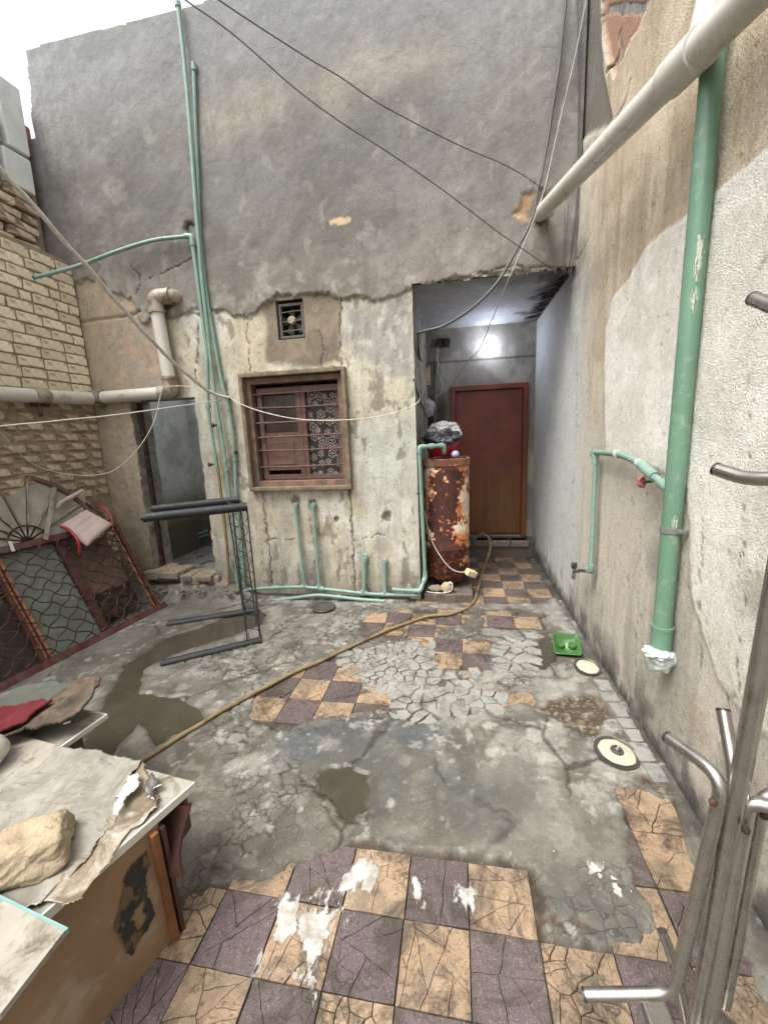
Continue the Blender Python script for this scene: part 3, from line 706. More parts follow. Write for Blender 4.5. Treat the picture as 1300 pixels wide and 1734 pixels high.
# ================================================================= FACADE (back)
house = empty('house', (-1.2, YB, 0), 'weathered two-tone plastered house front with grey cement above peeling cream paint', 'house')
dx = 0.011
xs = np.arange(-3.72, XR+.01, dx); zs = np.arange(0.0, 4.745, dx)
X, Z = np.meshgrid(xs, zs, indexing='ij')
bd = BP([(60, 490), (128, 482), (150, 474), (178, 476), (185, 490), (225, 505), (240, 545), (290, 535), (330, 530), (372, 522), (400, 533), (428, 535), (440, 520), (458, 505), (470, 500), (560, 500), (575, 508), (600, 503), (640, 506), (697, 490), (760, 470), (960, 455)])
zb = np.interp(X, bd[:, 0], bd[:, 1]) + (fbm(X, Z, 14, 5, 1)-.5)*.09 + (fbm(X, Z, 60, 3, 4)-.5)*.035
n_lo = fbm(X, Z, 1.1, 4, 2); n_mid = fbm(X, Z, 4.5, 5, 4); n_hi = fbm(X, Z, 26, 4, 6); strk = fbm(X, Z*.16, 16, 4, 3); strk2 = fbm(X, Z*.3, 30, 3, 5)
up = ss(-.008, .008, Z-zb)
# cement upper storey
cu = mixc(np.broadcast_to(C(148, 146, 140, .66), X.shape+(3,)), C(122, 119, 112, .66), ss(.4, .62, n_lo*.55+n_mid*.45))
band = ldist(X, Z, BP([(720, 100), (600, 130), (480, 170), (380, 200)])); bk = ss(.28, .02, band+(n_mid-.5)*.3); cu = mixc(cu, C(176, 160, 140, .68), bk*.65)
band2 = ldist(X, Z, BP([(300, 230), (500, 160), (700, 110)])); cu = mixc(cu, C(168, 154, 136, .68), ss(.2, .0, band2+(n_mid-.5)*.4)*.3)
dk = ss(.55, .0, ldist(X, Z, BP([(250, 350), (480, 290), (650, 230), (800, 230)]))+(n_mid-.5)*.6); cu = mixc(cu, C(112, 112, 110, .66), dk*.4)
cu = mixc(cu, C(150, 140, 126, .66), ss(.55, .0, Z-zb)*.55); cu = mixc(cu, C(182, 176, 166, .66), ss(.35, .0, Z-zb)*ss(.56, .66, fbm(X, Z, 9, 5, 6))*.7)
cu = mixc(cu, C(186, 182, 172, .66), ss(.64, .72, fbm(X, Z*.8, 7, 5, 1))*.35)
cu = mixc(cu, C(104, 98, 90, .66), ss(.60, .70, strk)*.30)
ca_, sa_ = math.cos(.6), math.sin(.6); t1 = fbm((X*ca_+Z*sa_)*.35, (-X*sa_+Z*ca_), 9, 5, 3); t2 = fbm((X*ca_-Z*sa_), (X*sa_+Z*ca_)*.3, 8, 5, 6)
cu = mixc(cu, C(176, 172, 162, .68), ss(.54, .68, t1)*.16); cu = mixc(cu, C(104, 101, 95, .66), ss(.54, .68, t2)*.18)
drip = ss(.55, .68, fbm(X, Z*.05, 14, 4, 2))*ss(2.8, 4.7, Z); cu = mixc(cu, C(116, 113, 108, .66), drip*.4)
cu = mixc(cu, C(168, 172, 174, .7), ss(3.6, 4.7, Z)*.55)                      # pale haze of lens glare painted into the cement towards the top
# peeling paint below
pt = mixc(np.broadcast_to(C(214, 209, 194, .8), X.shape+(3,)), C(198, 189, 166, .78), ss(.42, .6, n_mid))
pt = mixc(pt, C(172, 170, 160, .72), ss(.46, .66, strk)*.6)
lw = ss(-2.35, -2.55, X+(n_mid-.5)*.2); pk = mixc(np.broadcast_to(C(196, 164, 138, .72), X.shape+(3,)), C(182, 168, 150, .72), ss(.4, .6, n_mid)); pt = mixc(pt, 0, lw*0)+0
pt = pt*(1-lw[..., None]*.8)+pk*lw[..., None]*.8
yl = ss(.30, .05, np.hypot((X+1.72), (Z-2.35)*.6)+(n_mid-.5)*.2); pt = mixc(pt, C(214, 198, 160, .8), yl*.5)
ym = ss(.5, .1, np.hypot((X+.6)*.9, (Z-1.85)*1.3)+(n_mid-.5)*.3); pt = mixc(pt, C(216, 208, 182, .8), ym*.6)
gm = ss(.6, .1, np.hypot((X+.55)*1.2, (Z-1.25)*.8)+(n_mid-.5)*.3); pt = mixc(pt, C(198, 204, 194, .78), gm*.6)
peel = ss(.575, .615, fbm(X, Z*.35, 13, 5, 2)*.73+n_lo*.15+.12*n_hi+.16*ss(.75, .1, Z)*.5+.05*ss(2.0, 2.6, Z)-.045)
pl_c = mixc(np.broadcast_to(C(152, 142, 126, .7), X.shape+(3,)), C(132, 124, 112, .7), ss(.4, .6, n_hi))
pt = mixc(pt, 0, peel*0)+0
peel = peel*(1-.75*lw); pt = pt*(1-peel[..., None]*.75)+pl_c*peel[..., None]*.75
fanz = psdf(X+(n_mid-.5)*.12, Z+(n_hi-.5)*.06, BP([(450, 480), (576, 480), (578, 610), (540, 625), (455, 615)])); fz = ss(.02, -.03, fanz)*(1-up)
pt = pt*(1-fz[..., None])+mixc(np.broadcast_to(C(158, 142, 122, .7), X.shape+(3,)), C(132, 120, 104, .7), ss(.4, .6, n_mid))*fz[..., None]
g2 = psdf(X+(n_mid-.5)*.1, Z+(n_hi-.5)*.1, BP([(580, 520), (697, 500), (703, 640), (660, 650), (610, 600), (585, 590)])); gz = ss(.04, -.06, g2)*(1-up)
pt = pt*(1-.8*gz[..., None])+mixc(np.broadcast_to(C(168, 166, 160, .7), X.shape+(3,)), C(198, 196, 188, .75), ss(.52, .60, fbm(X, Z*.4, 20, 4, 7)))*.8*gz[..., None]
pt = mixc(pt, C(146, 130, 104, .7), ss(.60, .68, strk2)*.25); pt = mixc(pt, C(110, 104, 90, .66), ss(.45, .05, Z+(n_mid-.5)*.5)*.45)
dots = ss(.78, .82, fbm(X, Z, 60, 2, 3)); pt = mixc(pt, C(106, 98, 84, .66), dots*.5)
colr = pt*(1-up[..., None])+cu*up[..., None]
ed = ss(.025, .0, np.abs(Z-zb)); colr = mixc(colr, C(214, 210, 198, .78), ed*(1-up)*.35*ss(.4, .6, n_hi)); colr = mixc(colr, C(84, 76, 66, .6), ss(.010, .002, np.abs(Z-zb+.008))*.5)
# the yellow exposed plaster scar and small marks
colr = mixc(colr, C(214, 186, 148, .8), ss(.012, -.004, psdf(X+(n_hi-.5)*.04, Z+(n_hi-.5)*.04, BP([(560, 376), (575, 371), (595, 370), (593, 378), (575, 382), (563, 382)]))))
D = .012*up*1.0 + .010*(n_lo-.5) + .010*(n_mid-.5)*(.4+up) + .003*n_hi - .0035*peel*(1-up) - .004*fz
D += .010*ss(.5, .0, Z-zb)*up*fbm(X, Z, 9, 5, 6)+.004*up*(t1-.5)
def wcrack(D, colr, U, V, line, w=.006, dpt=.010, dark=.85, seed=1, c=(60, 52, 44)):
    d = ldist(U+(fbm(U, V, 20, 4, seed)-.5)*.05, V+(fbm(U, V, 20, 3, seed+2)-.5)*.05, line)
    k = ss(w*1.6, w*.4, d); return D-dpt*k, mixc(colr, C(*c, .6), k*dark)
for ln, w in (([(445, 830), (452, 900), (462, 990)], .007), ([(592, 828), (596, 900), (602, 1005)], .008), ([(545, 620), (548, 590), (540, 560)], .004), ([(578, 510), (574, 560), (580, 620)], .005),
              ([(417, 530), (420, 560), (424, 640)], .004), ([(335, 545), (335, 600), (330, 650)], .005), ([(448, 915), (500, 912)], .003), ([(600, 915), (650, 905)], .003),
              ([(225, 450), (240, 470), (235, 500)], .004), ([(250, 475), (330, 440)], .004), ([(700, 495), (760, 475), (860, 452), (955, 456)], .005)):
    D, colr = wcrack(D, colr, X, Z, BP(ln), w)
# ledge line left of the doorway, holes chipped round the little pipes, knock-outs
led = BP([(135, 546), (215, 535), (240, 528)]); dl = ldist(X, Z, led); D -= .010*ss(.02, .008, dl); colr = mixc(colr, C(90, 80, 68, .6), ss(.016, .004, dl)*.7)
for (px, py, rr) in ((500, 848, .055), (531, 852, .04), (569, 880, .03), (655, 875, .05), (322, 388, .05), (905, 350, .13), (283, 510, .08)):
    c = onb(px, py); k = ss(rr*1.1, rr*.7, np.hypot(X-c[0], Z-c[2])+(n_hi-.5)*rr*1.1); D -= .014*k; colr = mixc(colr, C(112, 104, 92, .62), k*.8)
for (px, py, rr) in ((569, 880, .012), (656, 876, .014), (322, 386, .035)):
    c = onb(px, py); k = ss(rr*1.1, rr*.7, np.hypot(X-c[0], Z-c[2])+(n_hi-.5)*.01); D -= .03*k; colr = mixc(colr, C(30, 27, 24), k)
c = onb(905, 355); k = ss(.14, .11, np.hypot(X-c[0]+.02, Z-c[2])+(n_hi-.5)*.08)*ss(.45, .55, n_mid+.1); colr = mixc(colr, C(196, 160, 118, .72), k*.8)
# corner shoulder grime on the right, pillar at left of the doorway rougher
pil = ss(-2.93, -3.0, X)*(1-up); D += .03*pil*(fbm(X, Z, 5, 4, 1)-.3)*ss(2.0, 1.4, Z); colr = mixc(colr, C(196, 182, 156, .74), pil*.5); colr = mixc(colr, C(128, 112, 92, .66), pil*ss(1.1, .3, Z)*.5); colr = mixc(colr, C(96, 84, 70, .6), pil*ss(.62, .7, n_hi)*.25)
# openings
keep = np.ones((len(xs)-1, len(zs)-1), bool); xc = X[:-1, :-1]+dx/2; zc = Z[:-1, :-1]+dx/2
DOORX0, DOORX1, DOORZ0, DOORZ1 = -3.00, -2.33, .20, 1.90
jag = (fbm(xc, zc, 18, 3, 3)-.5)*.035
keep &= ~((xc > DOORX0+jag) & (xc < DOORX1+jag*.5) & (zc > DOORZ0) & (zc < DOORZ1+jag*.5))
WX0, WX1, WZ0, WZ1 = -1.83, -.93, 1.07, 2.03
keep &= ~((xc > WX0) & (xc < WX1) & (zc > WZ0) & (zc < WZ1))
f0 = onb(466, 510); f1 = onb(517, 572); FX0, FX1, FZ0, FZ1 = f0[0], f1[0], f1[2], f0[2]
keep &= ~((xc > FX0) & (xc < FX1) & (zc > FZ0) & (zc < FZ1))
AX0, AZ1 = -.334, 2.635
keep &= ~((xc > AX0+jag*.25) & (zc < AZ1+jag*.9))
ledge = -3.44-.06*np.clip((4.72-zc)/.6, 0, 1)+(fbm(xc, zc, 7, 4, 5)-.5)*.07; ledge = np.where(zc < 4.1, -3.7, ledge)
keep &= ~(xc < np.where(zc > 3.0, ledge, -3.40)); keep &= zc < 4.73+(fbm(xc, zc*0, 6, 3, 2)-.5)*.03
P3 = np.stack([X, YB-D, Z], -1)
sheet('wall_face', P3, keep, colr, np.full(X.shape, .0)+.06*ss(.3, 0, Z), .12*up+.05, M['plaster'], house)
mb = MB()
def bx(x0, x1, y0, y1, z0, z1): mb.box(((x0+x1)/2, (y0+y1)/2, (z0+z1)/2), (x1-x0, y1-y0, z1-z0))
TH = .26; ya, yb = YB+.018, YB+TH
bx(-3.44, DOORX0-.012, ya, yb, -.05, 2.9); bx(DOORX0-.012, DOORX1+.004, ya, yb, DOORZ1+.012, 2.9); bx(DOORX1+.004, WX0-.004, ya, yb, -.05, 2.9); bx(WX0-.004, FX0-.004, ya, yb, WZ1+.004, 2.9)
bx(WX0-.004, WX1+.004, ya, yb, -.05, WZ0-.004); bx(WX1+.004, AX0-.01, ya, yb, -.05, 2.9)
bx(FX0-.004, FX1+.004, ya, yb, WZ1+.004, FZ0-.004); bx(FX0-.004, FX1+.004, ya, yb, FZ1+.004, 2.9); bx(FX1+.004, WX1+.004, ya, yb, WZ1+.004, 2.9)
bx(-3.40, XR, ya, yb, 2.902, 4.70); bx(AX0-.01, XR, ya, yb, AZ1+.012, 2.9)
bx(DOORX0-.012, DOORX1+.004, ya, yb, -.05, DOORZ0-.01)
mb.build('wall_core', M['cement'], house)
# coping of loose mortar on top
mb = MB()
x = -3.42
while x < XR:
    w = random.uniform(.12, .3); mb.box((x+w/2, YB+.13, 4.71+random.uniform(-.01, .008)), (w+.01, .27, .05), None, .012); x += w
mb.build('coping', M['cement'], house)
# ---- recess on the right with the brown door
def plane_sheet(name, o0, u, v, nu, nv, nrm, colf, mat_, parent, keepf=None, amp=.006, wetv=0.0, st=.02):
    us = np.arange(0, nu+st, st); vs2 = np.arange(0, nv+st, st); a, b = np.meshgrid(us, vs2, indexing='ij')
    o0, u, v, nrm = [np.array(q, float) for q in (o0, u, v, nrm)]
    d = amp*(fbm(a, b, 3, 4, 3)-.5)*2+.002*fbm(a, b, 30, 3, 1)
    P = o0+a[..., None]*u+b[..., None]*v+d[..., None]*nrm; W3 = P
    kp = None if keepf is None else keepf(a, b)[:-1, :-1]
    return sheet(name, P, kp, colf(a, b, W3), np.full(a.shape, wetv), np.full(a.shape, .15), mat_, parent)
def c_alc(a, b, P):
    n = fbm(a, b, 5, 5, 2); c = mixc(np.broadcast_to(C(176, 170, 156, .78), a.shape+(3,)), C(140, 134, 122, .74), ss(.42, .62, n)); return mixc(c, C(72, 64, 56, .6), ss(.60, .7, fbm(a, b, 12, 4, 4))*.6)
plane_sheet('side_wall_face', (AX0, YB+.0, 0), (0, 1, 0), (0, 0, 1), YD-YB, 2.66, (1, 0, 0), c_alc, M['plaster'], house)
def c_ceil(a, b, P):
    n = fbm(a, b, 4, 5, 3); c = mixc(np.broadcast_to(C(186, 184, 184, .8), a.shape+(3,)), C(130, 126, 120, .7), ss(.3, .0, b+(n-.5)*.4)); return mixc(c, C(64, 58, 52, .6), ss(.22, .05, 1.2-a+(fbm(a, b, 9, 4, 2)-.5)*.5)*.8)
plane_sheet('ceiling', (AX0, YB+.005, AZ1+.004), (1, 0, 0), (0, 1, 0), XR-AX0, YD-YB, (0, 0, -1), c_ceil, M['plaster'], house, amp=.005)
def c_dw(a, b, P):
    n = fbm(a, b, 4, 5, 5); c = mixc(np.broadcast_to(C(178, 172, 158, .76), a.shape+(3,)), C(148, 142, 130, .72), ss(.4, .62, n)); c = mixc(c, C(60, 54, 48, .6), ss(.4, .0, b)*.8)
    c = mixc(c, C(70, 62, 54, .6), ss(.012, .004, np.abs(b-2.27-.02*fbm(a, b*0, 9, 3, 1)))*.8); return mixc(c, C(58, 50, 44, .6), ss(.30, .18, a+(fbm(a, b, 7, 3, 3)-.5)*.1)*ss(2.0, 1.8, b)*.8)  # shadow left of the door is painted dark into the wall colour
DX0, DX1, DZ0, DZ1 = -.06, .80, .23, 2.0
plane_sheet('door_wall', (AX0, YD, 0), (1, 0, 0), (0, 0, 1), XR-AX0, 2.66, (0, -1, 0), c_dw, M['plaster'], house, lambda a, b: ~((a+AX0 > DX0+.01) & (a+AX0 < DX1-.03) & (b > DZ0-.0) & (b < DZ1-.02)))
MB().box(((DX0+DX1)/2, YD+.10, 1.3), (1.5, .06, 2.7)).build('door_light_stop', M['cement'], house)  # unseen panel added behind the door to block light leaking round the leaf
dr = bpy.data.objects.new('door', None); col.objects.link(dr); dr.parent = house; dr.location = Vector(((DX0+DX1)/2, YD, DZ0))-Vector(house.location)
dr['label'] = 'red-brown painted metal door with yellow drip stains'
mb = MB(); fw = .055
mb.box((DX0+fw/2, YD-.01, (DZ0+DZ1)/2), (fw, .07, DZ1-DZ0), None, .004); mb.box((DX1-fw/2, YD-.01, (DZ0+DZ1)/2), (fw, .07, DZ1-DZ0), None, .004); mb.box(((DX0+DX1)/2, YD-.012, DZ1-fw/2), (DX1-DX0-.002, .07, fw), None, .004)
mb.build('frame', M['door'], dr)
mb = MB(); mb.box(((DX0+DX1)/2, YD+.02, (DZ0+DZ1)/2-.02), (DX1-DX0-2*fw-.006, .035, DZ1-DZ0-fw-.03), None, .003)
mb.build('leaf', M['door'], dr)
mb = MB(); mb.box(((DX0+DX1)/2, YD+.0, DZ1-fw-.012), (DX1-DX0-2*fw-.02, .008, .006)); mb.build('trim_strip', M['palewood'], dr)
mb = MB().box(((DX0+DX1)/2+.02, YD-.10, .10), (DX1-DX0+.1, .22, .24), None, .02); s_ = mb.build('door_step', M['dark_plaster'], house)
for k in range(4):
    mb = MB().box((DX0+.12+k*.215, YD-.155, .185), (.2, .16, .07), None, .012); mb.build('step_brick', M['stone'], house)
# hanging lumps of plaster at the ceiling's right edge
mb = MB()
for k in range(13):
    y = YB+.2+k*.09+random.uniform(-.03, .03); mb.tube([(XR-.02, y, AZ1-.0), (XR-.05-random.random()*.07, y+.04, AZ1-.010), (XR-.08-random.random()*.10, y+.08, AZ1-.006)], [.012, .010, .004], 5)
o = mb.build('flaking_plaster', M['torn'], house); o['kind'] = 'stuff'
# ---- washroom behind the left doorway
wr = MB(); RX0, RX1, RY = -3.55, -1.95, 4.75
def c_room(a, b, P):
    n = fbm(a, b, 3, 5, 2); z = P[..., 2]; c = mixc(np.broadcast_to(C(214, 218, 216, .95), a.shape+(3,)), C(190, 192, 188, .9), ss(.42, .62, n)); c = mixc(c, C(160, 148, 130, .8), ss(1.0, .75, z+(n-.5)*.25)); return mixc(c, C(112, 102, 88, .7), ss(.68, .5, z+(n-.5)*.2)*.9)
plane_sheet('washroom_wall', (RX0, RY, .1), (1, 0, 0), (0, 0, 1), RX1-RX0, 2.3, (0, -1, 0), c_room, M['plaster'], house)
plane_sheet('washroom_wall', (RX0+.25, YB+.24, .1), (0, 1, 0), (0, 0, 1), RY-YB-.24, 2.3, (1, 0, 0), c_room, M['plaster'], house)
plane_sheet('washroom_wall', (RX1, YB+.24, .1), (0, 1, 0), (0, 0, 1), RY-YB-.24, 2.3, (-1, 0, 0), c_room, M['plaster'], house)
mb = MB().box(((RX0+RX1)/2, (YB+RY)/2+.1, .08), (RX1-RX0, RY-YB-.1, .14)); mb.build('washroom_floor', M['cement'], house)
mb = MB()
for k in range(7):
    mb.box((DOORX0+.08+k*.095, YB+.06+random.uniform(-.03, .03), DOORZ0-.035+random.uniform(-.01, .02)+(0.05 if k < 3 else 0)), (.12, .2, .09), None, .02)
mb.build('threshold', M['mortar'], house)
# rubble bricks of the threshold
for (px, py, w, hh) in ((290, 972, .22, .07), (262, 972, .15, .09), (350, 977, .16, .06), (380, 990, .14, .05), (322, 978, .10, .05)):
    c = onb(px, py, .03); mb = MB().box(c, (w, .12, hh), None, .014); o = mb.build('threshold_brick', M['stone'], house)
# jamb faces of the doorway
plane_sheet('jamb', (DOORX0-.012, YB, 0.15), (0, 1, 0), (0, 0, 1), TH, 1.76, (1, 0, 0), c_alc, M['plaster'], house, amp=.010)
plane_sheet('jamb', (DOORX1+.006, YB, 0.15), (0, 1, 0), (0, 0, 1), TH, 1.76, (-1, 0, 0), c_alc, M['plaster'], house, amp=.004)
# metal angle on the doorway's left jamb
MB().box((DOORX0+.02, YB+.10, 1.05), (.03, .04, 1.68), None, .003).build('door_angle', M['iron'], house)

# ---- window
win = bpy.data.objects.new('window', None); col.objects.link(win); win.parent = house; win.location = Vector(((WX0+WX1)/2, YB, WZ0))-Vector(house.location)
win['label'] = 'barred wooden window with a flower-print curtain in its right half'
def frame4(mb, x0, x1, z0, z1, w, y0, y1, bev=.004):
    ym, yd = (y0+y1)/2, y1-y0
    mb.box((x0+w/2, ym, (z0+z1)/2), (w, yd, z1-z0-.004), None, bev); mb.box((x1-w/2, ym, (z0+z1)/2), (w, yd, z1-z0-.004), None, bev)
    mb.box(((x0+x1)/2, ym-.001, z1-w/2), (x1-x0, yd, w), None, bev); mb.box(((x0+x1)/2, ym-.001, z0+w/2), (x1-x0, yd, w), None, bev)
mb = MB(); frame4(mb, WX0-.025, WX1+.03, WZ0-.03, WZ1+.035, .036, YB-.06, YB+.03, .008); mb.build('frame', M['palewood'], win)
mb = MB(); frame4(mb, WX0+.004, WX1-.004, WZ0+.004, WZ1-.004, .05, YB+.0, YB+.10, .005); mb.build('inner_frame', M['wood'], win)
sx0, sx1, sz0, sz1 = WX0+.075, WX1-.056, WZ0+.06, WZ1-.085; xm = (sx0+sx1)/2-.0
mb = MB(); frame4(mb, sx0, xm+.022, sz0, sz1, .045, YB+.06, YB+.095); mb.build('sash', M['brownpaint'], win)
mb = MB(); frame4(mb, xm+.024, sx1, sz0, sz1, .04, YB+.06, YB+.095); mb.build('sash', M['brownpaint'], win)
MB().box(((sx0+xm)/2, YB+.085, (sz0+sz1)/2+.17), (xm-sx0-.05, .004, (sz1-sz0)/2-.06)).build('pane', M['glassdark'], win)
mb = MB().box(((sx0+xm)/2, YB+.083, (sz0+sz1)/2-.17), (xm-sx0-.05, .02, (sz1-sz0)/2-.10), None, .004); mb.box(((sx0+xm)/2, YB+.077, (sz0+sz1)/2-.17), (xm-sx0-.15, .02, (sz1-sz0)/2-.20), None, .004); mb.build('wooden_panel', M['brownpaint'], win)
MB().box(((sx0+xm)/2, YB+.08, (sz0+sz1)/2+.0), (xm-sx0-.05, .02, .03), None, .003).build('glazing_bar', M['brownpaint'], win)
# curtain: slightly wavy cloth
nu, nv = 40, 40; V = []; F = []
for i in range(nu+1):
    for j in range(nv+1):
        x = xm+.05+(sx1-xm-.075)*i/nu; z = sz0+.03+(sz1-sz0-.06)*j/nv; V.append((x, YB+.105+.006*math.sin(x*60)+.004*math.sin(z*20+x*30), z))
for i in range(nu):
    for j in range(nv): a = i*(nv+1)+j; F.append((a, a+nv+1, a+nv+2, a+1))
mk('curtain', V, F, M['lace'], win, True)
mb = MB().box(((WX0+WX1)/2, YB+.24, (WZ0+WZ1)/2), (WX1-WX0+.1, .01, WZ1-WZ0+.1)); mb.build('dark_backing', M['torn'], win)
for k in range(6):
    z = WZ0+.20+k*.125-(.0 if k else .02); tube_obj('bar', [(WX0+.05, YB+.035, z+.006*math.sin(k*2)), ((WX0+WX1)/2, YB+.03, z-.004), (WX1-.05, YB+.035, z+.004*math.cos(k))], .008, M['brownpaint'], win, 8)
mb = MB()
for k in range(30):
    pebble(mb, random.uniform(WX0-.02, WX1), YB-.03, WZ1+.035+random.uniform(0, .006), random.uniform(.008, .022))
o = mb.build('crumbled_mortar', M['mortar'], win); o['kind'] = 'stuff'
# ---- exhaust fan
fan = bpy.data.objects.new('exhaust_fan', None); col.objects.link(fan); fan.parent = house; fc = Vector(((FX0+FX1)/2, YB+.05, (FZ0+FZ1)/2)); fan.location = fc-Vector(house.location)
fan['label'] = 'dusty extractor fan in a square hole above the window'
mb = MB(); frame4(mb, FX0+.012, FX1-.008, FZ0+.01, FZ1-.02, .022, YB+.02, YB+.06); mb.build('frame', M['fanmetal'], fan)
cx, cz_ = (FX0+FX1)/2, (FZ0+FZ1)/2
MB().lathe((cx, YB+.05, cz_), [(.036, 0), (.036, .02), (.024, .035), (.0, .036)], 16, [(1, 0, 0), (0, 0, 1), (0, -1, 0)]).build('motor_cap', M['pvc_old'], fan, True)
for k in range(5):
    a = k*2*math.pi/5+.4; u = np.array([math.cos(a), 0, math.sin(a)]); w = np.array([-math.sin(a), 0, math.cos(a)]); c = np.array([cx, YB+.075, cz_])
    V = [c+u*.03-w*.015, c+u*.03+w*.015+[0, .012, 0], c+u*.10+w*.045+[0, .018, 0], c+u*.105-w*.02-[0, .006, 0]]
    V += [v+np.array([0, .003, 0]) for v in V]
    mk('blade', V, [(0, 1, 2, 3), (7, 6, 5, 4), (0, 4, 5, 1), (1, 5, 6, 2), (2, 6, 7, 3), (3, 7, 4, 0)], M['fanmetal'], fan)
for k in range(3): tube_obj('guard_bar', [(FX0+.03, YB+.03, FZ0+.07+k*.075), (FX1-.03, YB+.03, FZ0+.075+k*.075)], .005, M['fanmetal'], fan, 6)
MB().box((cx, YB+.22, cz_), (.34, .01, .36)).build('dark_backing', M['torn'], fan)
mb = MB(); 
for s0, s1 in (((FX0-.004, FZ0), (FX0-.004, FZ1)), ((FX1+.004, FZ0), (FX1+.004, FZ1))): mb.box((s0[0], YB+.11, cz_), (.016, .2, FZ1-FZ0+.02))
mb.box((cx, YB+.11, FZ1+.006), (FX1-FX0+.02, .2, .016)); mb.box((cx, YB+.11, FZ0-.006), (FX1-FX0+.02, .2, .016)); mb.build('duct', M['fanmetal'], fan)

# ================================================================= RIGHT WALL
rwall = empty('side_wall', (XR, 2.4, 0), 'tall stucco side wall with green pipes on the right of the yard', 'wall')
ys = np.arange(-.6, YD+.03, .011); zs = np.arange(0, 4.45, .011)
Y, Z = np.meshgrid(ys, zs, indexing='ij')
n_lo = fbm(Y, Z, 1.1, 4, 5); n_mid = fbm(Y, Z, 4.5, 5, 1); n_hi = fbm(Y, Z, 26, 4, 2); strk = fbm(Y, Z*.10, 12, 4, 7); strk2 = fbm(Y, Z*.14, 26, 4, 4)
new = psdf(Y+(n_mid-.5)*.08, Z+(n_mid-.5)*.06, RP([(1300, 258), (1250, 298), (1183, 352), (1130, 385), (1090, 425), (1068, 470), (1040, 505), (1027, 555), (1025, 660), (1026, 764), (1060, 770), (1085, 783), (1130, 800), (1165, 830), (1172, 1010), (1215, 1150), (1300, 1250), (1500, 1400), (1500, 100)]))
nw = ss(.012, -.012, new+(n_hi-.5)*.02)
old = mixc(np.broadcast_to(C(212, 198, 174, .86), Y.shape+(3,)), C(196, 180, 156, .84), ss(.42, .6, n_mid))
old = mixc(old, C(204, 188, 158, .76), ss(.52, .62, strk2)*.6); old = mixc(old, C(168, 148, 122, .76), ss(.50, .70, strk)*.38); old = mixc(old, C(160, 140, 116, .74), ss(.60, .72, strk2)*.22)
lowm = ss(1.75, 1.25, Z+(n_mid-.5)*.5+.25*ss(2.4, 3.4, Y)*-1)
old = mixc(old, C(204, 199, 186, .86), lowm*.75); old = mixc(old, C(178, 170, 156, .78), lowm*ss(.5, .68, strk)*.35)
inn = ss(2.9, 3.5, Y+(n_mid-.5)*.4); old = mixc(old, C(206, 208, 205, .9), inn*.85*ss(2.7, 2.4, Z)); old = mixc(old, C(150, 151, 146, .74), inn*ss(.5, .72, n_mid)*.25)
gs = ss(1.2, .2, Z+(n_mid-.5)*.7)*ss(1.0, 1.6, Y); old = mixc(old, C(122, 120, 112, .7), gs*.35*ss(.4, .6, strk+.05))
nwc = mixc(np.broadcast_to(C(228, 225, 216, .96), Y.shape+(3,)), C(218, 214, 203, .92), ss(.42, .62, n_mid)); nwc = mixc(nwc, C(206, 198, 178, .84), ss(1.1, .5, Z+(n_mid-.5)*.4)*.6); nwc = mixc(nwc, C(206, 194, 168, .84), ss(.56, .68, strk)*.2)
old = old*(1-inn[..., None]*.5)+np.broadcast_to(C(204, 206, 202, .9), Y.shape+(3,))*inn[..., None]*.5
colr = old*(1-nw[..., None])+nwc*nw[..., None]
# damp foot with black mould
ft = ss(.22, .03, Z+(n_mid-.5)*.28+(n_hi-.5)*.1); colr = mixc(colr, C(104, 102, 94, .66), ft*.8); ft2 = ss(.10, .0, Z+(n_hi-.5)*.12+(n_mid-.5)*.1); colr = mixc(colr, C(62, 62, 58, .6), ft2*.85)
mould = ss(.50, .64, fbm(Y, Z*.6, 9, 5, 3))*ss(.45, .02, Z); colr = mixc(colr, C(70, 72, 70, .58), mould*.75)
# grey patch near (1230,1350), grimy corner strip near the facade
for (px, py, rr, cc, am) in ((1240, 1340, .18, (150, 142, 126), .5), (1110, 950, .12, (130, 126, 116), .5), (1180, 1220, .12, (176, 150, 126), .35), (1290, 1020, .14, (150, 142, 126), .6)):
    c = onr(px, py); k = ss(rr, rr*.3, np.hypot(Y-c[1], Z-c[2])+(n_mid-.5)*rr*1.5); colr = mixc(colr, C(*cc, .7), k*am)
cor = psdf(Y+(n_mid-.5)*.10, Z+(n_mid-.5)*.15, RP([(975, -60), (1012, -60), (1016, 60), (1020, 120), (1036, 200), (1010, 220), (985, 240), (978, 330), (962, 462), (900, 500), (900, -60)])); ck = ss(.02, -.03, cor)
colr = mixc(colr, C(112, 106, 98, .66), ck*.85)
cs = ss(.5, .0, np.abs(Y-3.45))*ss(1.8, 2.6, Z); colr = mixc(colr, C(120, 112, 102, .66), cs*.5*ss(.4, .6, n_mid))
D = .012*(n_lo-.5)+.008*(n_mid-.5)+.002*n_hi+.006*nw-.018*ck
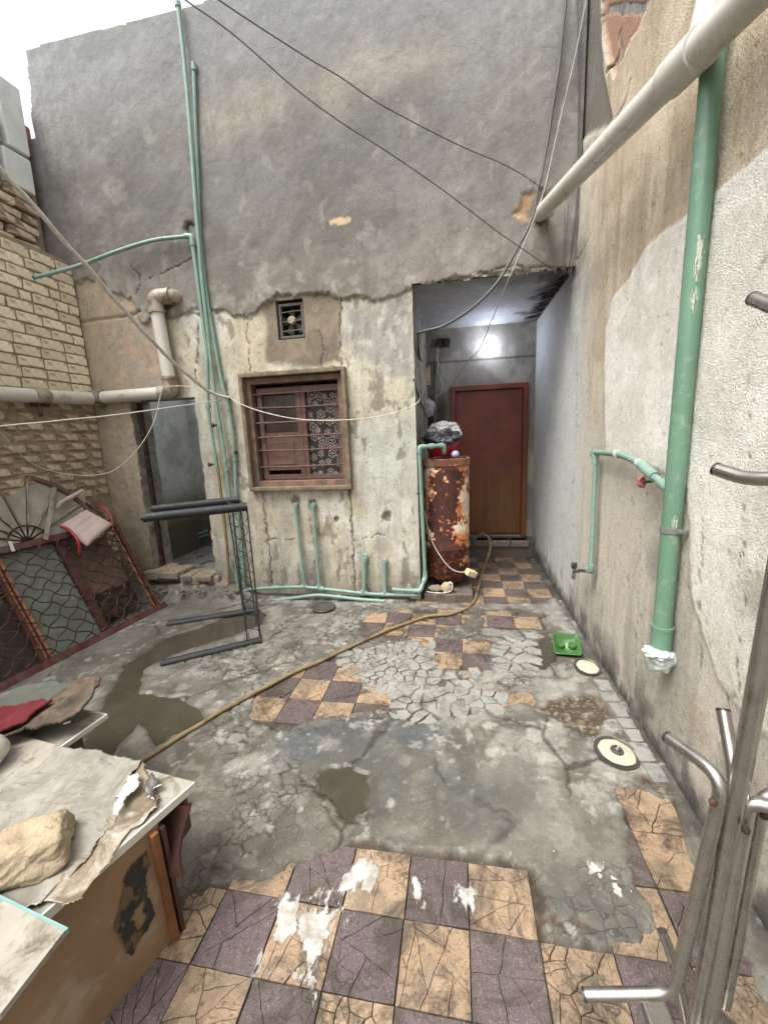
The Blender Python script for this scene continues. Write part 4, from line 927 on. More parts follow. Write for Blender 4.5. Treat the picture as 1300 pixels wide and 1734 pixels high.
# broken brick pocket at the top
bk = psdf(Y+(n_hi-.5)*.06, Z+(n_hi-.5)*.06, RP([(1022, -40), (1110, -40), (1085, 40), (1070, 60), (1055, 95), (1040, 130), (1028, 100), (1016, 40)])); bb = ss(.01, -.01, bk)
D -= .03*bb; colr = mixc(colr, C(172, 128, 102, .7), bb*.85)
dk = ss(.018, .006, ldist(Y+(n_hi-.5)*.05, Z, RP([(1022, 18), (1085, 14), (1092, 0)])))+ss(.018, .006, ldist(Y+(n_hi-.5)*.05, Z, RP([(1028, 120), (1042, 95), (1040, 60)]))); D -= .03*np.clip(dk, 0, 1); colr = mixc(colr, C(74, 62, 52, .6), np.clip(dk, 0, 1)*.8)
for ln, w in (([(1070, 128), (1060, 165), (1042, 205)], .006), ([(1265, 1010), (1258, 1060), (1252, 1160), (1225, 1200), (1218, 1280), (1205, 1330)], .0025), ([(1272, 640), (1270, 800), (1262, 880), (1250, 1000)], .002),
              ([(1192, 880), (1185, 1000), (1182, 1160)], .0025), ([(968, 860), (975, 700), (978, 560)], .0025), ([(1085, 900), (1078, 1060), (1075, 1150)], .002), ([(1000, 395), (985, 430), (975, 440)], .004), ([(1060, 1040), (1062, 1150), (1080, 1240)], .002)):
    D, colr = wcrack(D, colr, Y, Z, RP(ln), w, .006, .65, 3, (100, 84, 66))
dots = ss(.82, .85, fbm(Y, Z, 40, 2, 6)); colr = mixc(colr, C(96, 80, 62, .66), dots*.5)
wetm = .08*ss(.2, 0, Z)
P3 = np.stack([XR-D, Y, Z], -1)
sheet('wall_face', P3, (Y[:-1, :-1]*0 < 1), colr, wetm, np.full(Y.shape, .04), M['stucco'], rwall)
MB().box((XR+.15, 1.7, 2.2), (.24, 6.8, 4.5)).build('wall_core', M['cement'], rwall)
MB().box((XR+.06, -1.9, 2.2), (.12, 2.6, 4.4), None, .01).build('wall_extension', M['cement'], rwall)

# ================================================================= LEFT BRICK WALL
bw_ = empty('brick_wall', (XL, 2.4, 0), 'old yellow brick yard wall on the left, darker and crumbling below the white drain pipe', 'wall')
MB().box((XL-.136, 1.2, 1.56), (.28, 4.54, 3.12)).build('wall_core', M['mortar'], bw_)
def brick_mesh(name, L, Hh, Dp, jit, bev, seed):
    random.seed(seed); bm = bmesh.new(); bmesh.ops.create_cube(bm, size=1)
    for v in bm.verts: v.co = Vector((v.co.x*Dp, v.co.y*L+random.uniform(-jit, jit), v.co.z*Hh+random.uniform(-jit, jit)*.6))
    bmesh.ops.bevel(bm, geom=list(bm.edges), offset=bev, segments=1, affect='EDGES')
    for v in bm.verts: v.co += Vector((random.uniform(-jit, jit)*.35, random.uniform(-jit, jit)*.4, random.uniform(-jit, jit)*.3))
    me = bpy.data.meshes.new(name); bm.to_mesh(me); bm.free(); return me
good = [brick_mesh('brick', .198, .073, .08, .006, .005, k) for k in range(5)]
halfb = [brick_mesh('brick_half', .095, .072, .08, .007, .008, 20+k) for k in range(3)]
bad = [brick_mesh('brick_worn', .192, .068, .09, .014, .012, 40+k) for k in range(6)]
badh = [brick_mesh('brick_worn_half', .10, .067, .09, .010, .012, 60+k) for k in range(3)]
for me in good+halfb: me.materials.append(M['brick_y'])
for me in bad+badh: me.materials.append(M['brick_b'])
random.seed(11); nb = 0; farm = MB(); zc_ = .02; row = 0
while zc_ < 3.07:
    worn = zc_ < 1.98; y = 3.47; off = random.uniform(.02, .24)
    y -= off if off > .08 else 0; first = True
    if off > .08: pass
    y = 3.465; Lf = random.choice([.203, .095, .203, .15])
    while y > -.8:
        Ln = Lf if first else (.203*random.uniform(.95, 1.04) if random.random() < .85 else .095); first = False
        hf = Ln < .12; yc = y-Ln/2
        if yc > 2.38:
            me = random.choice((badh if hf else bad) if worn else (halfb if hf else good))
            o = bpy.data.objects.new('brick', me); col.objects.link(o); o.parent = bw_
            sy_ = Ln/(.095 if hf else .203)
            o.scale = (1, sy_, 1); o.location = Vector((XL-.026+random.uniform(-.004, .004)-(random.uniform(0, .014) if worn else 0), yc, zc_+.036))-Vector(bw_.location)
            o.rotation_euler = (random.gauss(0, .025 if worn else .008), 0, random.gauss(0, .03 if worn else .01)); nb += 1
        else: farm.box((XL-.026, yc, zc_+.036), (.08, Ln-.01, .07), None, .006)
        y -= Ln+(.012 if not worn else random.uniform(.010, .024))
    zc_ += .0855; row += 1
print('bricks', nb, 'tiles', ntile, 'slabs', len(sp_pts))
o = farm.build('brick_coursing', M['brick_y'], bw_); o['kind'] = 'stuff'
# upper courses in mud, set back, then pale blocks
MB().box((XL-.30, 1.5, 3.62), (.20, 3.90, 1.0), None, .01).build('upper_core', M['mortar'], bw_)
zc_ = 3.14; random.seed(5)
while zc_ < 3.56:
    y = 3.42-random.uniform(0, .1)
    while y > 2.3:
        Ln = random.choice([.22, .12, .2]); me = random.choice(bad+badh) if False else random.choice(bad); o = bpy.data.objects.new('brick', me); col.objects.link(o); o.parent = bw_
        o.scale = (1.1, Ln/.187, 1.0); o.location = Vector((XL-.20+random.uniform(-.02, .015), y-Ln/2, zc_+.04))-Vector(bw_.location); o.rotation_euler = (random.gauss(0, .06), 0, random.gauss(0, .06)); y -= Ln+.02
    zc_ += .078
blk = [(3.40, 3.16, 3.62, .27), (3.13, 2.72, 3.64, .24), (2.68, 2.28, 3.64, .24), (3.42, 3.22, 3.91, .52), (3.18, 2.78, 3.90, .22), (2.74, 2.35, 3.90, .22), (3.12, 2.70, 4.14, .20), (2.66, 2.3, 4.14, .20), (3.17, 3.12, 4.14, .16)]
for k, (y1, y0, z0, hh) in enumerate(blk):
    mb = MB().box((XL-.24+random.uniform(-.01, .01), (y0+y1)/2, z0+hh/2), (.2, y1-y0-.012, hh-.014), None, .012)
    for i, v in enumerate(mb.V): nz = mn.noise_vector(Vector(v)*9)*.012; mb.V[i] = (v[0]+nz.x, v[1]+nz.y, v[2]+nz.z)
    mb.build('concrete_block', M['block'], bw_)
mb = MB().box((XL-.26, 3.47, 4.1), (.12, .08, .22), None, .015); o = mb.build('red_brick', M['redvalve'], bw_)
random.seed(21)
# ================================================================= PIPES ON THE FACADE
def joint(mb, p, r, d, L=.05):
    p = np.array(p, float); d = np.array(d, float); d /= np.linalg.norm(d); mb.tube([p-d*L/2, p+d*L/2], r, 12)
def pipe_run(root, name, P, r, mat_, elbows=True, k=1.32, rr=.03):
    """a run of pipe with a fitting at every inner corner"""
    P = [np.array(p, float) for p in P]; tube_obj(name, roundc(P, rr), r, mat_, root, 12)
    if elbows:
        for i in range(1, len(P)-1):
            a, b, c = P[i-1], P[i], P[i+1]; u = (a-b)/np.linalg.norm(a-b); v = (c-b)/np.linalg.norm(c-b)
            if u@v > -.9: tube_obj('elbow', roundc([b+u*r*3, b, b+v*r*3], r*1.6), r*k, mat_, root, 12)
# white drain pipe: along the brick wall, a mud-packed joint, along the facade, up and into the wall
dp = empty('drain_pipe', onb(230, 668, .1), 'fat white drain pipe along the brick wall and up the facade by the doorway', 'pipe')
r = .055; zz_ = 1.95
a0 = np.array([XL+.085, 0.9, 1.86]); a1 = hit(158, 675, 0, XL+.085); a1[2] = 1.935
mid = a0+(a1-a0)*.62
tube_obj('pipe', [a0, a1], r, M['pvc'], dp, 20); c_ = hit(68, 672, 0, XL+.085); dd_ = (a1-a0)/np.linalg.norm(a1-a0); c_ = a0+dd_*((c_-a0)@dd_)
tube_obj('pipe_socket', [c_-dd_*.06, c_+dd_*.06], r*1.13, M['pvc_old'], dp, 20)
MB().tube([a1-dd_*.03, a1+dd_*.02], r*1.1, 16).build('pipe_socket', M['pvc_old'], dp, True)
MB().tube([c_+dd_*-.02+[0, 0, -.06], c_+dd_*-.02+[0, 0, -.16]], .014, 8).tube([c_+dd_*-.08+[0, 0, -.068], c_+dd_*.06+[0, 0, -.068]], .016, 8).build('bracket', M['iron'], dp)
b0 = onb(174, 673, .075); b1 = onb(291, 664, .075); b2 = onb(262, 503, .075); b3 = onb(283, 502, -.02); b3 = b2+np.array([.13, .02, .0]); b4 = b3+np.array([.05, .08, 0])
tube_obj('pipe', [b0, b1], r*.97, M['pvc'], dp, 20); tube_obj('pipe', [b1, b2], r*.97, M['pvc'], dp, 20)
u = (b0-b1)/np.linalg.norm(b0-b1); v = (b2-b1)/np.linalg.norm(b2-b1)
tube_obj('elbow', roundc([b1+u*.11, b1, b1+v*.12], .085, 8), r*1.14, M['pvc_old'], dp, 20)
tube_obj('elbow', roundc([b2-v*.12, b2, b3, b4], .075, 8), r*1.14, M['pvc_old'], dp, 20)
for q, d_ in ((b1+v*.12, v), (b2-v*.12, v), (b3, np.array([1., .1, 0])), (b0+u*.0, u)):
    o = MB(); o.tube([q-d_*.012, q+d_*.012], r*1.22, 20); o.build('rim', M['pvc_old'], dp, True)
MB().box(onb(166, 675, .05), (.10, .12, .15), None, .03).build('mortar_packing', M['cement'], dp)

gp = empty('water_pipe', onb(300, 30, 0), 'tallest pale green water riser leaning up past the roof edge', 'pipe', None)
pr = .0155
def risers(lbl, pts, offs, grp=None, r_=pr, name='water_pipe', mat_=None):
    P = spline([onb(*q, off=offs if not hasattr(offs, '__len__') else offs[i]) for i, q in enumerate(pts)], 4)
    e = empty(name, P[-1], lbl, 'pipe', grp); tube_obj('pipe', P, r_, mat_ or M['green'], e, 10); return e, P
bpy.data.objects.remove(gp)
e1, P1 = risers('tallest pale green water riser, rising past the roof edge of the facade', [(302, 12), (312, 100), (321, 200), (329, 310), (336, 400), (343, 480), (352, 560), (360, 636), (366, 680), (372, 719), (381, 774), (388, 830), (396, 900), (401, 960), (404, 1003)], .055)
MB().tube([P1[0], P1[0]+np.array([0, 0, .03])], pr*1.4, 10).build('end_cap', M['green'], e1, True)
e2, P2 = risers('second green water riser, ending in a short stub under the roof edge', [(328, 107), (331, 200), (335, 300), (339, 400), (346, 466), (353, 520), (360, 560), (375, 643), (388, 691), (395, 740), (398, 778), (400, 830), (408, 920), (414, 998)], .030)
MB().tube([P2[0], P2[0]+np.array([0, 0, -.05])], pr*1.35, 10).build('end_cap', M['green'], e2, True)
e3, P3_ = risers('third green riser that starts at the elbow below the wall hole', [(324, 400), (330, 440), (338, 500), (345, 555), (350, 588), (352, 640), (353, 691), (360, 740), (366, 778)], .060)
P3b = spline([onb(366, 778, .06), onb(370, 800, .06), onb(376, 850, .055), (onb(382, 900, .05)), onb(387, 960, .05), onb(388, 1017, .05)], 4)
tube_obj('pipe', P3b, pr*.9, M['hose'], e3, 10)
def valve(e, px, py, off, s=1, side=-1):
    c = onb(px, py, off); MB().tube([c-[0, 0, .035], c+[0, 0, .035]], .022*s, 12).build('valve_body', M['green'], e, True)
    o = MB(); o.tube([c, c+np.array([side*.035, -.03, 0])], .008, 8); o.tube([c+np.array([side*.035, -.03, 0]), c+np.array([side*.05, -.045, 0])], .02*s, 10); o.build('valve_handle', M['iron'], e, True)
valve(e3, 366, 786, .06); valve(e1, 372, 720, .055); valve(e2, 396, 766, .03, .8, 1)
for e, px, py, off in ((e1, 385, 795, .055), (e2, 388, 692, .03), (e2, 398, 778, .03), (e3, 353, 688, .06), (e1, 381, 782, .055)):
    c = onb(px, py, off); MB().tube([c-[0, 0, .012], c+[0, 0, .012]], .023, 10).build('pipe_clip', M['green'], e, True)
# curved branch from the elbow out to the brick wall
s0 = hit(58, 470, 0, XL+.06)
P = spline([s0, hit(130, 451, 1, 3.30), onb(200, 425, .10), onb(260, 407, .07), onb(318, 400, .06)], 6)
e = empty('water_pipe', P[0], 'green pipe arching from the riser elbow across to the brick wall', 'pipe'); tube_obj('pipe', P, pr, M['green'], e)
tube_obj('elbow', roundc([onb(314, 400, .06), onb(325, 400, .06), onb(327, 416, .06)], .02), pr*1.4, M['green'], e, 12); MB().tube([s0, s0+(s0-P[1])*.12], pr*.8, 8).build('open_end', M['iron'], e)
# two long horizontals at the foot of the facade
def lowrun(lbl, pts, off, r_=pr):
    P = spline([onb(*q, off=off) for q in pts], 4); e = empty('water_pipe', P[0], lbl, 'pipe', None); tube_obj('pipe', P, r_, M['green'], e)
    for q in pts[1:-1:2]: c = onb(*q, off=off); MB().tube([c-[.022, 0, 0], c+[.022, 0, 0]], r_*1.35, 10).build('coupling', M['green'], e, True)
    return e
lo1 = lowrun('upper of the two long green pipes along the foot of the facade', [(262, 1001), (300, 1003), (350, 1003), (388, 1002), (435, 997), (470, 995), (509, 994), (545, 997), (574, 1000), (616, 1005), (660, 1007), (708, 1008)], .055)
lo2 = lowrun('lower of the two long green pipes, sagging along the foot of the facade', [(364, 1022), (388, 1020), (435, 1019), (480, 1015), (535, 1008), (574, 1011), (610, 1015), (651, 1018)], .10)
c = onb(388, 1018, .06); MB().tube([c+[0, 0, .05], c-[0, 0, .02]], pr*1.35, 10).tube([c-[.04, 0, 0], c+[.04, 0, 0]], pr*1.35, 10).build('tee', M['green'], lo2, True)
for k, (t, b, lb) in enumerate((((500, 857), (516, 993), 'left one of the two tall green stub pipes below the window'), ((530, 857), (541, 995), 'right one of the two tall green stub pipes below the window'),
                                ((617, 946), (616, 1004), 'short thick green stub pipe left of the corner pair'), ((651, 953), (652, 1007), 'short thin green stub pipe nearest the water tank'))):
    a = onb(*t, .035); b_ = onb(*b, .05); rr_ = pr*(1.25 if k == 2 else .95)
    e = empty('stub_pipe', b_, lb, 'pipe', 'capped stub pipes low on the facade'); tube_obj('pipe', [a, b_], rr_, M['green'], e); 
    MB().tube([a+[0, .03, .008], a+[0, -.01, .008]], rr_*1.6, 12).tube([a-[0, 0, .03], a+[0, 0, .012]], rr_*1.35, 12).build('elbow', M['green'], e, True)
    MB().tube([b_+[0, 0, .03], b_], rr_*1.35, 12).tube([b_-[.03, 0, 0], b_+[.03, 0, 0]], rr_*1.35, 12).build('tee', M['green'], e, True)
# pipe round the corner and up beside the tank
cp = empty('corner_pipe', onb(712, 1000, .06), 'green pipe rising at the wall corner and hooking over the rusty tank', 'pipe')
q1 = onb(664, 998, .065); q2 = onb(711, 1001, .065); q3 = onb(720, 984, .03); q3[0] = AX0+.045; q3[1] = YB+.02; q4 = onb(712, 757, .0); q4 = np.array([AX0+.02, YB+.02, q4[2]])
q5 = hit(751, 754, 1, 3.60); q6 = hit(752, 768, 1, 3.62)
pipe_run(cp, 'pipe', [q1, q2, q3+[0, 0, .02], q4, q5, q6], pr*1.1, M['green'])
q = (q4+q5)/2; MB().tube([q-(q5-q4)*.1, q+(q5-q4)*.1], pr*1.6, 10).build('coupling', M['green'], cp, True)

# ================================================================= RIGHT WALL PIPES
gd = empty('downpipe', onr(1125, 1085, .06), 'thick green downpipe on the right wall with a bag tied over its open end', 'pipe')
rr_ = .034; top = onr(1212, 70, .045); bot = onr(1117, 1080, .045); top[1] = bot[1] = (top[1]+bot[1])/2
dz = (top-bot)/np.linalg.norm(top-bot); top = top+dz*.12
tube_obj('pipe', [bot, top], rr_, M['green_big'], gd, 28)
tube_obj('socket', [bot-dz*.05, bot+dz*.05], rr_*1.14, M['green_big'], gd, 28); tube_obj('rim', [bot+dz*.045, bot+dz*.06], rr_*1.2, M['green_big'], gd, 28)
cc_ = hit(1148, 903, 0, XR-.045); cc_ = bot+dz*((cc_-bot)@dz); MB().tube([cc_-dz*.010, cc_+dz*.010], rr_*1.1, 28).box(cc_+[.025, -.038, 0], (.04, .014, .016), None, .003).build('pipe_clamp', M['greyplastic'], gd, True)
# flaked paint patches, thin real flakes on the pipe
def flake(z0, z1, seed, th):
    a, b = np.meshgrid(np.linspace(-2.6, -.6, 60), np.arange(z0, z1, .004), indexing='ij'); R_ = rr_+.0012
    t_ = ((b-bot[2])/(top[2]-bot[2]))[..., None]; Cn = bot+(top-bot)*t_
    P = Cn+np.stack([np.cos(a)*R_, np.sin(a)*R_, a*0], -1)
    e_ = ((a+1.75)/.35)**2+((b-(z0+z1)/2)/((z1-z0)*.5))**2+(fbm(a*.4, b, 34, 4, seed)-th)*5
    o = sheet('paint_flake', P, (e_ < .6)[:-1, :-1], np.broadcast_to(C(206, 212, 192, .85), P.shape), a*0+.2, a*0, M['stucco'], gd); o['kind'] = 'stuff'
z_ = lambda py: hit(1190, py, 1, bot[1]-.03)[2]
flake(z_(476), z_(395), 2, .5); flake(z_(530), z_(482), 3, .4); flake(z_(895), z_(872), 5, .42)
def crumple(c, rad, seed, sub=4, amp=.35, sc=2.2):
    bm = bmesh.new(); bmesh.ops.create_icosphere(bm, subdivisions=sub, radius=1); c = np.array(c); V = []
    for v in bm.verts:
        n = v.co.normalized(); q = n*sc+Vector((seed*3.1, seed, 0)); d = 1+amp*(mn.noise(q)*1.2)+amp*.7*(1-2*abs(mn.noise(q*2.3)))*.5+amp*.25*abs(mn.noise(q*6))
        V.append((c[0]+n.x*rad[0]*d, c[1]+n.y*rad[1]*d, c[2]+n.z*rad[2]*d))
    F = [[v.index for v in f.verts] for f in bm.faces]; bm.free(); return V, F
bgp = bot-dz*.05
o = mk('plastic_bag', *crumple(bgp+[.0, -.01, -.042], (.046, .040, .046), 3, 5, .30, 1.6), M['bag_white'], None, True); tag(o, 'crumpled white carrier bag tied over the lower end of the thick green pipe', 'bag')
o2 = mk('knot', *crumple(bgp+[-.02, -.02, .0], (.048, .046, .016), 7, 5, .30, 2), M['bag_white'], o, True)
wp = empty('tap_pipe', onr(1000, 965, .04), 'thin green pipe with a red-wheeled valve and a tap on the right wall', 'pipe')
t0 = onr(1003, 766, .045); t1 = onr(1045, 769, .05); t2 = onr(1083, 785, .055); t3 = onr(1108, 808, .06); t4 = onr(1134, 828, .06); t5 = onr(1141, 812, .03); t6 = onr(1152, 720, .02)
tube_obj('pipe', spline([t0, t1, t2, t3, t4], 5), .016, M['green'], wp, 12); tube_obj('elbow', roundc([t3+(t4-t3)*.5, t4, t5+[0, 0, .01]], .03), .022, M['green'], wp, 12); _e = bot+dz*1.4; _e[0] = XR-.018; _e[1] += .012; tube_obj('pipe', spline([t5, t6, _e], 4), .014, M['green'], wp, 12)
d0 = onr(1008, 770, .045); d1 = onr(1000, 968, .045); tube_obj('pipe', [d0, d1], .014, M['green'], wp, 12)
tube_obj('elbow', roundc([d0+[0, .045, 0], d0, d0-[0, 0, .06]], .02), .02, M['green'], wp, 12); tube_obj('elbow', roundc([d1+[0, 0, .05], d1, d1+[-.0, .05, 0]], .02), .02, M['green'], wp, 12)
c = onr(1093, 800, .055); tube_obj('valve_body', [t2+(t3-t2)*.1, t3], .023, M['green'], wp, 12)
vb = onr(1104, 815, .06); vw = onr(1086, 816, .085); MB().tube([vb, vw], .006, 8).build('valve_stem', M['iron'], wp)
ax_ = (vw-vb)/np.linalg.norm(vw-vb); A1 = np.cross(ax_, [0, 0, 1]); A1 /= np.linalg.norm(A1); A2 = np.cross(ax_, A1); mb = MB()
ring = [vw+(A1*math.cos(a)+A2*math.sin(a))*.020*(1+.12*math.cos(5*a)) for a in np.linspace(0, 2*math.pi, 31)]; mb.tube(ring, .0065, 8, False)
for k in range(3): a = k*math.pi/1.5; mb.tube([vw, vw+(A1*math.cos(a)+A2*math.sin(a))*.02], .005, 6)
mb.build('valve_wheel', M['redvalve'], wp, True)
tp = onr(985, 966, .075); te = onr(971, 968, .10)
tap = mk('tap', *[(m_.V, m_.F) for m_ in [MB().tube(roundc([d1, tp, te, te-[0, 0, .05]], .03), [.012]*len(roundc([d1, tp, te, te-[0, 0, .05]], .03)), 12).tube([te+[0, 0, 0], te+[0, 0, .03]], .009, 10)]][0], M['steel'], wp, True)
MB().lathe(te+[0, 0, .022], [(.014, 0), (.018, .01), (.019, .035), (.013, .042)], 14).build('tap_handle', M['blackcap'], wp, True)
for px, py in ((1045, 769), (1083, 785)): c = onr(px, py, .052); MB().tube([c-[0, .012, 0], c+[0, .012, 0]], .022, 12).build('pipe_clip', M['pvc'], wp, True)
# long white waste pipe from the facade hole over the yard
wpp = empty('waste_pipe', onb(910, 358, 0), 'long white waste pipe slanting from the facade hole along the right wall', 'pipe')
pa = onb(912, 360, .0); pa[1] = YB+.06; pb = hit(1140, 128, 1, 1.83); pd = (pb-pa)/np.linalg.norm(pb-pa)
tube_obj('pipe', [pa, pb+pd*.05], .051, M['pvc'], wpp, 28)
tube_obj('socket', [pb-pd*.02, pb+pd*.16], .060, M['pvc'], wpp, 28)
tube_obj('pipe', [pb+pd*.10, pb+pd*1.6], .052, M['pvc'], wpp, 28)
br = np.array([top[0], top[1], top[2]]); jn = pb+pd*.02
tube_obj('branch', roundc([top-dz*.0, top+dz*.12, pb+pd*.10+[.02, 0, .0]], .05), .044, M['pvc'], wpp, 20)
# ================================================================= CORDS AND CABLES
def cord(lbl, pts, r_, mat_, name='cable', cat='cable', k=6, n=6, grp=None):
    if mat_ is M['cable'] and r_ < .006: r_ *= .8
    P = spline(pts, k); P = [p+np.array(mn.noise_vector(Vector(p)*6))*r_*.5 for p in P]
    o = MB().tube(P, r_, n).build(name, mat_, None, True); tag(o, lbl, cat, grp); return o
def lerp3(pxs, ya_, yb_):
    n = len(pxs); L = [0]
    for i in range(1, n): L.append(L[-1]+math.hypot(pxs[i][0]-pxs[i-1][0], pxs[i][1]-pxs[i-1][1]))
    out = []
    for i, q in enumerate(pxs):
        t = L[i]/L[-1]; iy = 1/((1-t)/ya_+t/yb_); out.append(hit(q[0], q[1], 1, iy))
    return out
pts = lerp3([(0, 285), (45, 333), (100, 398), (160, 465), (200, 512), (245, 562), (290, 610), (340, 652), (366, 668), (389, 674)], 1.9, 3.42)
pts = [pts[0]+(pts[0]-pts[1])*2.5]+pts; cord('thick dirty clothesline rope slanting down from the upper left to a nail on the facade', pts, .0125, M['rope'], 'clothesline', 'rope', 8, 8)
cord('thin white cord stretched nearly level across the brick wall and washroom doorway', lerp3([(-60, 728), (0, 722), (100, 712), (200, 702), (300, 688), (389, 675)], 2.0, 3.42), .0048, M['cordw'], 'cord', 'cord')
cord('slack pale cord hanging in a deep loop beside the washroom doorway', [hit(-30, 712, 1, 2.4), hit(0, 730, 1, 2.5), hit(50, 782, 1, 2.75), hit(115, 803, 1, 3.0), hit(185, 800, 1, 3.1), hit(232, 762, 1, 3.2), hit(262, 712, 1, 3.3), hit(274, 662, 1, 3.34), hit(290, 654, 1, 3.32), onb(330, 656, .08), onb(389, 674, .06)], .004, M['cordw'], 'cord', 'cord')
cord('white cord sagging across the window to the corner of the recess', [onb(389, 674, .06), onb(415, 687, .09), onb(450, 699, .12), onb(500, 709, .13), onb(560, 712, .12), onb(630, 707, .09), onb(680, 695, .05), onb(706, 683, .03), hit(712, 670, 1, 3.8), hit(716, 662, 1, 4.4)], .0045, M['cordw'], 'cord', 'cord')
MB().tube([onb(389, 674, .0), onb(389, 674, .08)], .008, 8)
o = MB().tube([onb(390, 676, -.01), onb(390, 676, .08)], .010, 8).build('nail', M['iron']); tag(o, 'bent iron nail in the facade holding the clothesline ends', 'nail')
cord('lower black wire crossing the cement wall down to the corner of the recess', lerp3([(290, -25), (315, 0), (400, 62), (500, 150), (570, 202), (650, 253), (750, 322), (830, 383), (875, 415), (937, 458)], 2.0, 3.44), .0038, M['cable'], 'cable', 'cable')
cord('upper black wire crossing the cement wall to the waste-pipe hole', lerp3([(330, -25), (370, 0), (500, 85), (575, 130), (650, 180), (775, 245), (850, 277), (895, 303), (920, 322)], 1.9, 3.44), .0036, M['cable'], 'cable', 'cable')
cord('thick grey-black cable hanging from the roof and looping under the recess ceiling', [onb(958, -30, .05), onb(957, 0, .05), onb(951, 65, .05), onb(938, 165, .05), onb(924, 255, .06), onb(910, 320, .08), onb(900, 370, .10), onb(872, 428, .13), onb(840, 480, .16), onb(800, 521, .15), onb(752, 551, .08), onb(714, 562, .03), hit(708, 566, 1, 3.6), hit(709, 600, 1, 3.8), hit(716, 615, 1, 4.6), hit(722, 622, 1, 4.9)], .0105, M['cable'], 'cable', 'cable', 8, 8)
cord('thin pale wire hanging down past the ceiling lamp to the door corner', [onb(998, -30, .04), onb(992, 0, .04), onb(972, 100, .05), onb(946, 210, .06), onb(926, 300, .08), onb(913, 345, .1), onb(888, 410, .12), onb(862, 470, .14), hit(835, 535, 1, 3.6), hit(812, 590, 1, 4.2), hit(790, 614, 1, 4.6), hit(766, 650, 1, 4.85), hit(742, 672, 1, 4.92)], .0035, M['wirew'], 'cable', 'cable')
for k, pp in enumerate(([(977, -20), (979, 120), (978, 250), (976, 340), (962, 462)], [(985, -20), (981, 200), (979, 400), (964, 470)], [(956, 350), (955, 400), (952, 460)], [(962, 345), (958, 410), (956, 462)], [(918, 322), (924, 370), (933, 430), (940, 462)])):
    P = [onb(*q, .03+.01*k) for q in pp]; P = [np.array([min(p[0], XR-.02), p[1], p[2]]) for p in P]
    cord(['longest thin cable hanging down the inner corner of the walls', 'black cable tight in the corner between facade and right wall', 'short wire end hanging left of the pair at the recess corner', 'short wire end hanging right of the pair at the recess corner', 'thin wire drooping from the waste-pipe hole to the recess corner'][k], P, .0045 if k < 2 else .0035, M['cable'], 'cable', 'cable', 5, 6, 'thin cables in the wall corner')
# ================================================================= LAMP, SWITCH BOX, FITTINGS IN THE RECESS
lc = hit(829, 583, 1, YD-.09)
lamp = empty('wall_lamp', (lc[0], YD-.02, lc[2]), 'small lit bluish-white bulb on the wall above the brown door', 'lamp')
def em_mat():
    t = NT('lit_bulb'); t.b.inputs['Base Color'].default_value = (.8, .85, 1, 1); t.b.inputs['Emission Color'].default_value = (.72, .80, 1, 1); t.b.inputs['Emission Strength'].default_value = 30; return t.m
MB().lathe((lc[0], YD-.015, lc[2]), [(.035, 0), (.035, .02), (.02, .04)], 16, [(1, 0, 0), (0, 0, 1), (0, -1, 0)]).build('socket', M['pvc'], lamp, True)
MB().lathe((lc[0], YD-.055, lc[2]), [(.024, 0), (.040, .02), (.047, .045), (.040, .072), (.016, .088)], 18, [(1, 0, 0), (0, 0, 1), (0, -1, 0)]).build('bulb', em_mat(), lamp, True)
ld = bpy.data.lights.new('bulb_light', 'POINT'); ld.energy = 1.6; ld.color = (.70, .78, 1.0); ld.shadow_soft_size = .035
lo = bpy.data.objects.new('bulb_light', ld); col.objects.link(lo); lo.parent = lamp; lo.location = (0, -.42, -.03)
sb = empty('switch_box', hit(722, 637, 1, YD-.03), 'yellowed wall socket board with cables beside the brown door', 'switch')
c = hit(722, 637, 1, YD-.035); MB().box(c, (.085, .05, .21), None, .006).build('box', M['tape'], sb)
MB().box(c+[-.01, -.028, .05], (.03, .012, .03), None, .004).build('switch', M['blackcap'], sb)
for s_ in (-.03, .03): MB().tube([c+[s_*.7, -.02, -.075], c+[s_*.7, -.03, -.075]], .008, 8).build('screw', M['iron'], sb)
jb = empty('junction_box', hit(748, 581, 1, YD-.03), 'dark open junction box with hanging wires high in the recess', 'box'); c = hit(750, 581, 1, YD-.03)
MB().box(c, (.15, .05, .09), None, .008).build('box', M['torn'], jb); MB().lathe(c+[.045, -.025, 0], [(.04, 0), (.04, .03), (.03, .035)], 14, [(1, 0, 0), (0, 0, 1), (0, -1, 0)]).build('cover', M['iron'], jb, True)
cord('grey wire hanging from the junction box behind the tank', [hit(737, 585, 1, 4.95), hit(734, 620, 1, 4.94), hit(736, 660, 1, 4.93), hit(742, 690, 1, 4.93), hit(738, 720, 1, 4.9)], .006, M['cable'], 'cable', 'cable')
cord('pale wire looping from the junction box to the door post', [hit(741, 588, 1, 4.95), hit(740, 625, 1, 4.93), hit(748, 648, 1, 4.92), hit(747, 664, 1, 4.92), hit(738, 672, 1, 4.92)], .005, M['wirew'], 'cable', 'cable')
cord('black lead running down the recess side to the bags on the tank', [hit(700, 642, 1, YB-.02), hit(709, 672, 1, 3.7), hit(718, 696, 1, 4.1), hit(722, 706, 1, 4.3)], .007, M['cable'], 'cable', 'cable')
o = mk('meter_fitting', *crumple(hit(723, 692, 1, 4.7), (.07, .04, .085), 5, 3, .45), M['bag_grey'], None, True); tag(o, 'grey cluster of taped fittings below the socket board', 'fitting')
o = MB().tube([hit(740, 612, 1, 4.94), hit(737, 650, 1, 4.94), hit(736, 735, 1, 4.94)], .022, 10).build('conduit', M['greyplastic'], None, True); tag(o, 'grey vertical conduit between the junction box and tank', 'pipe')
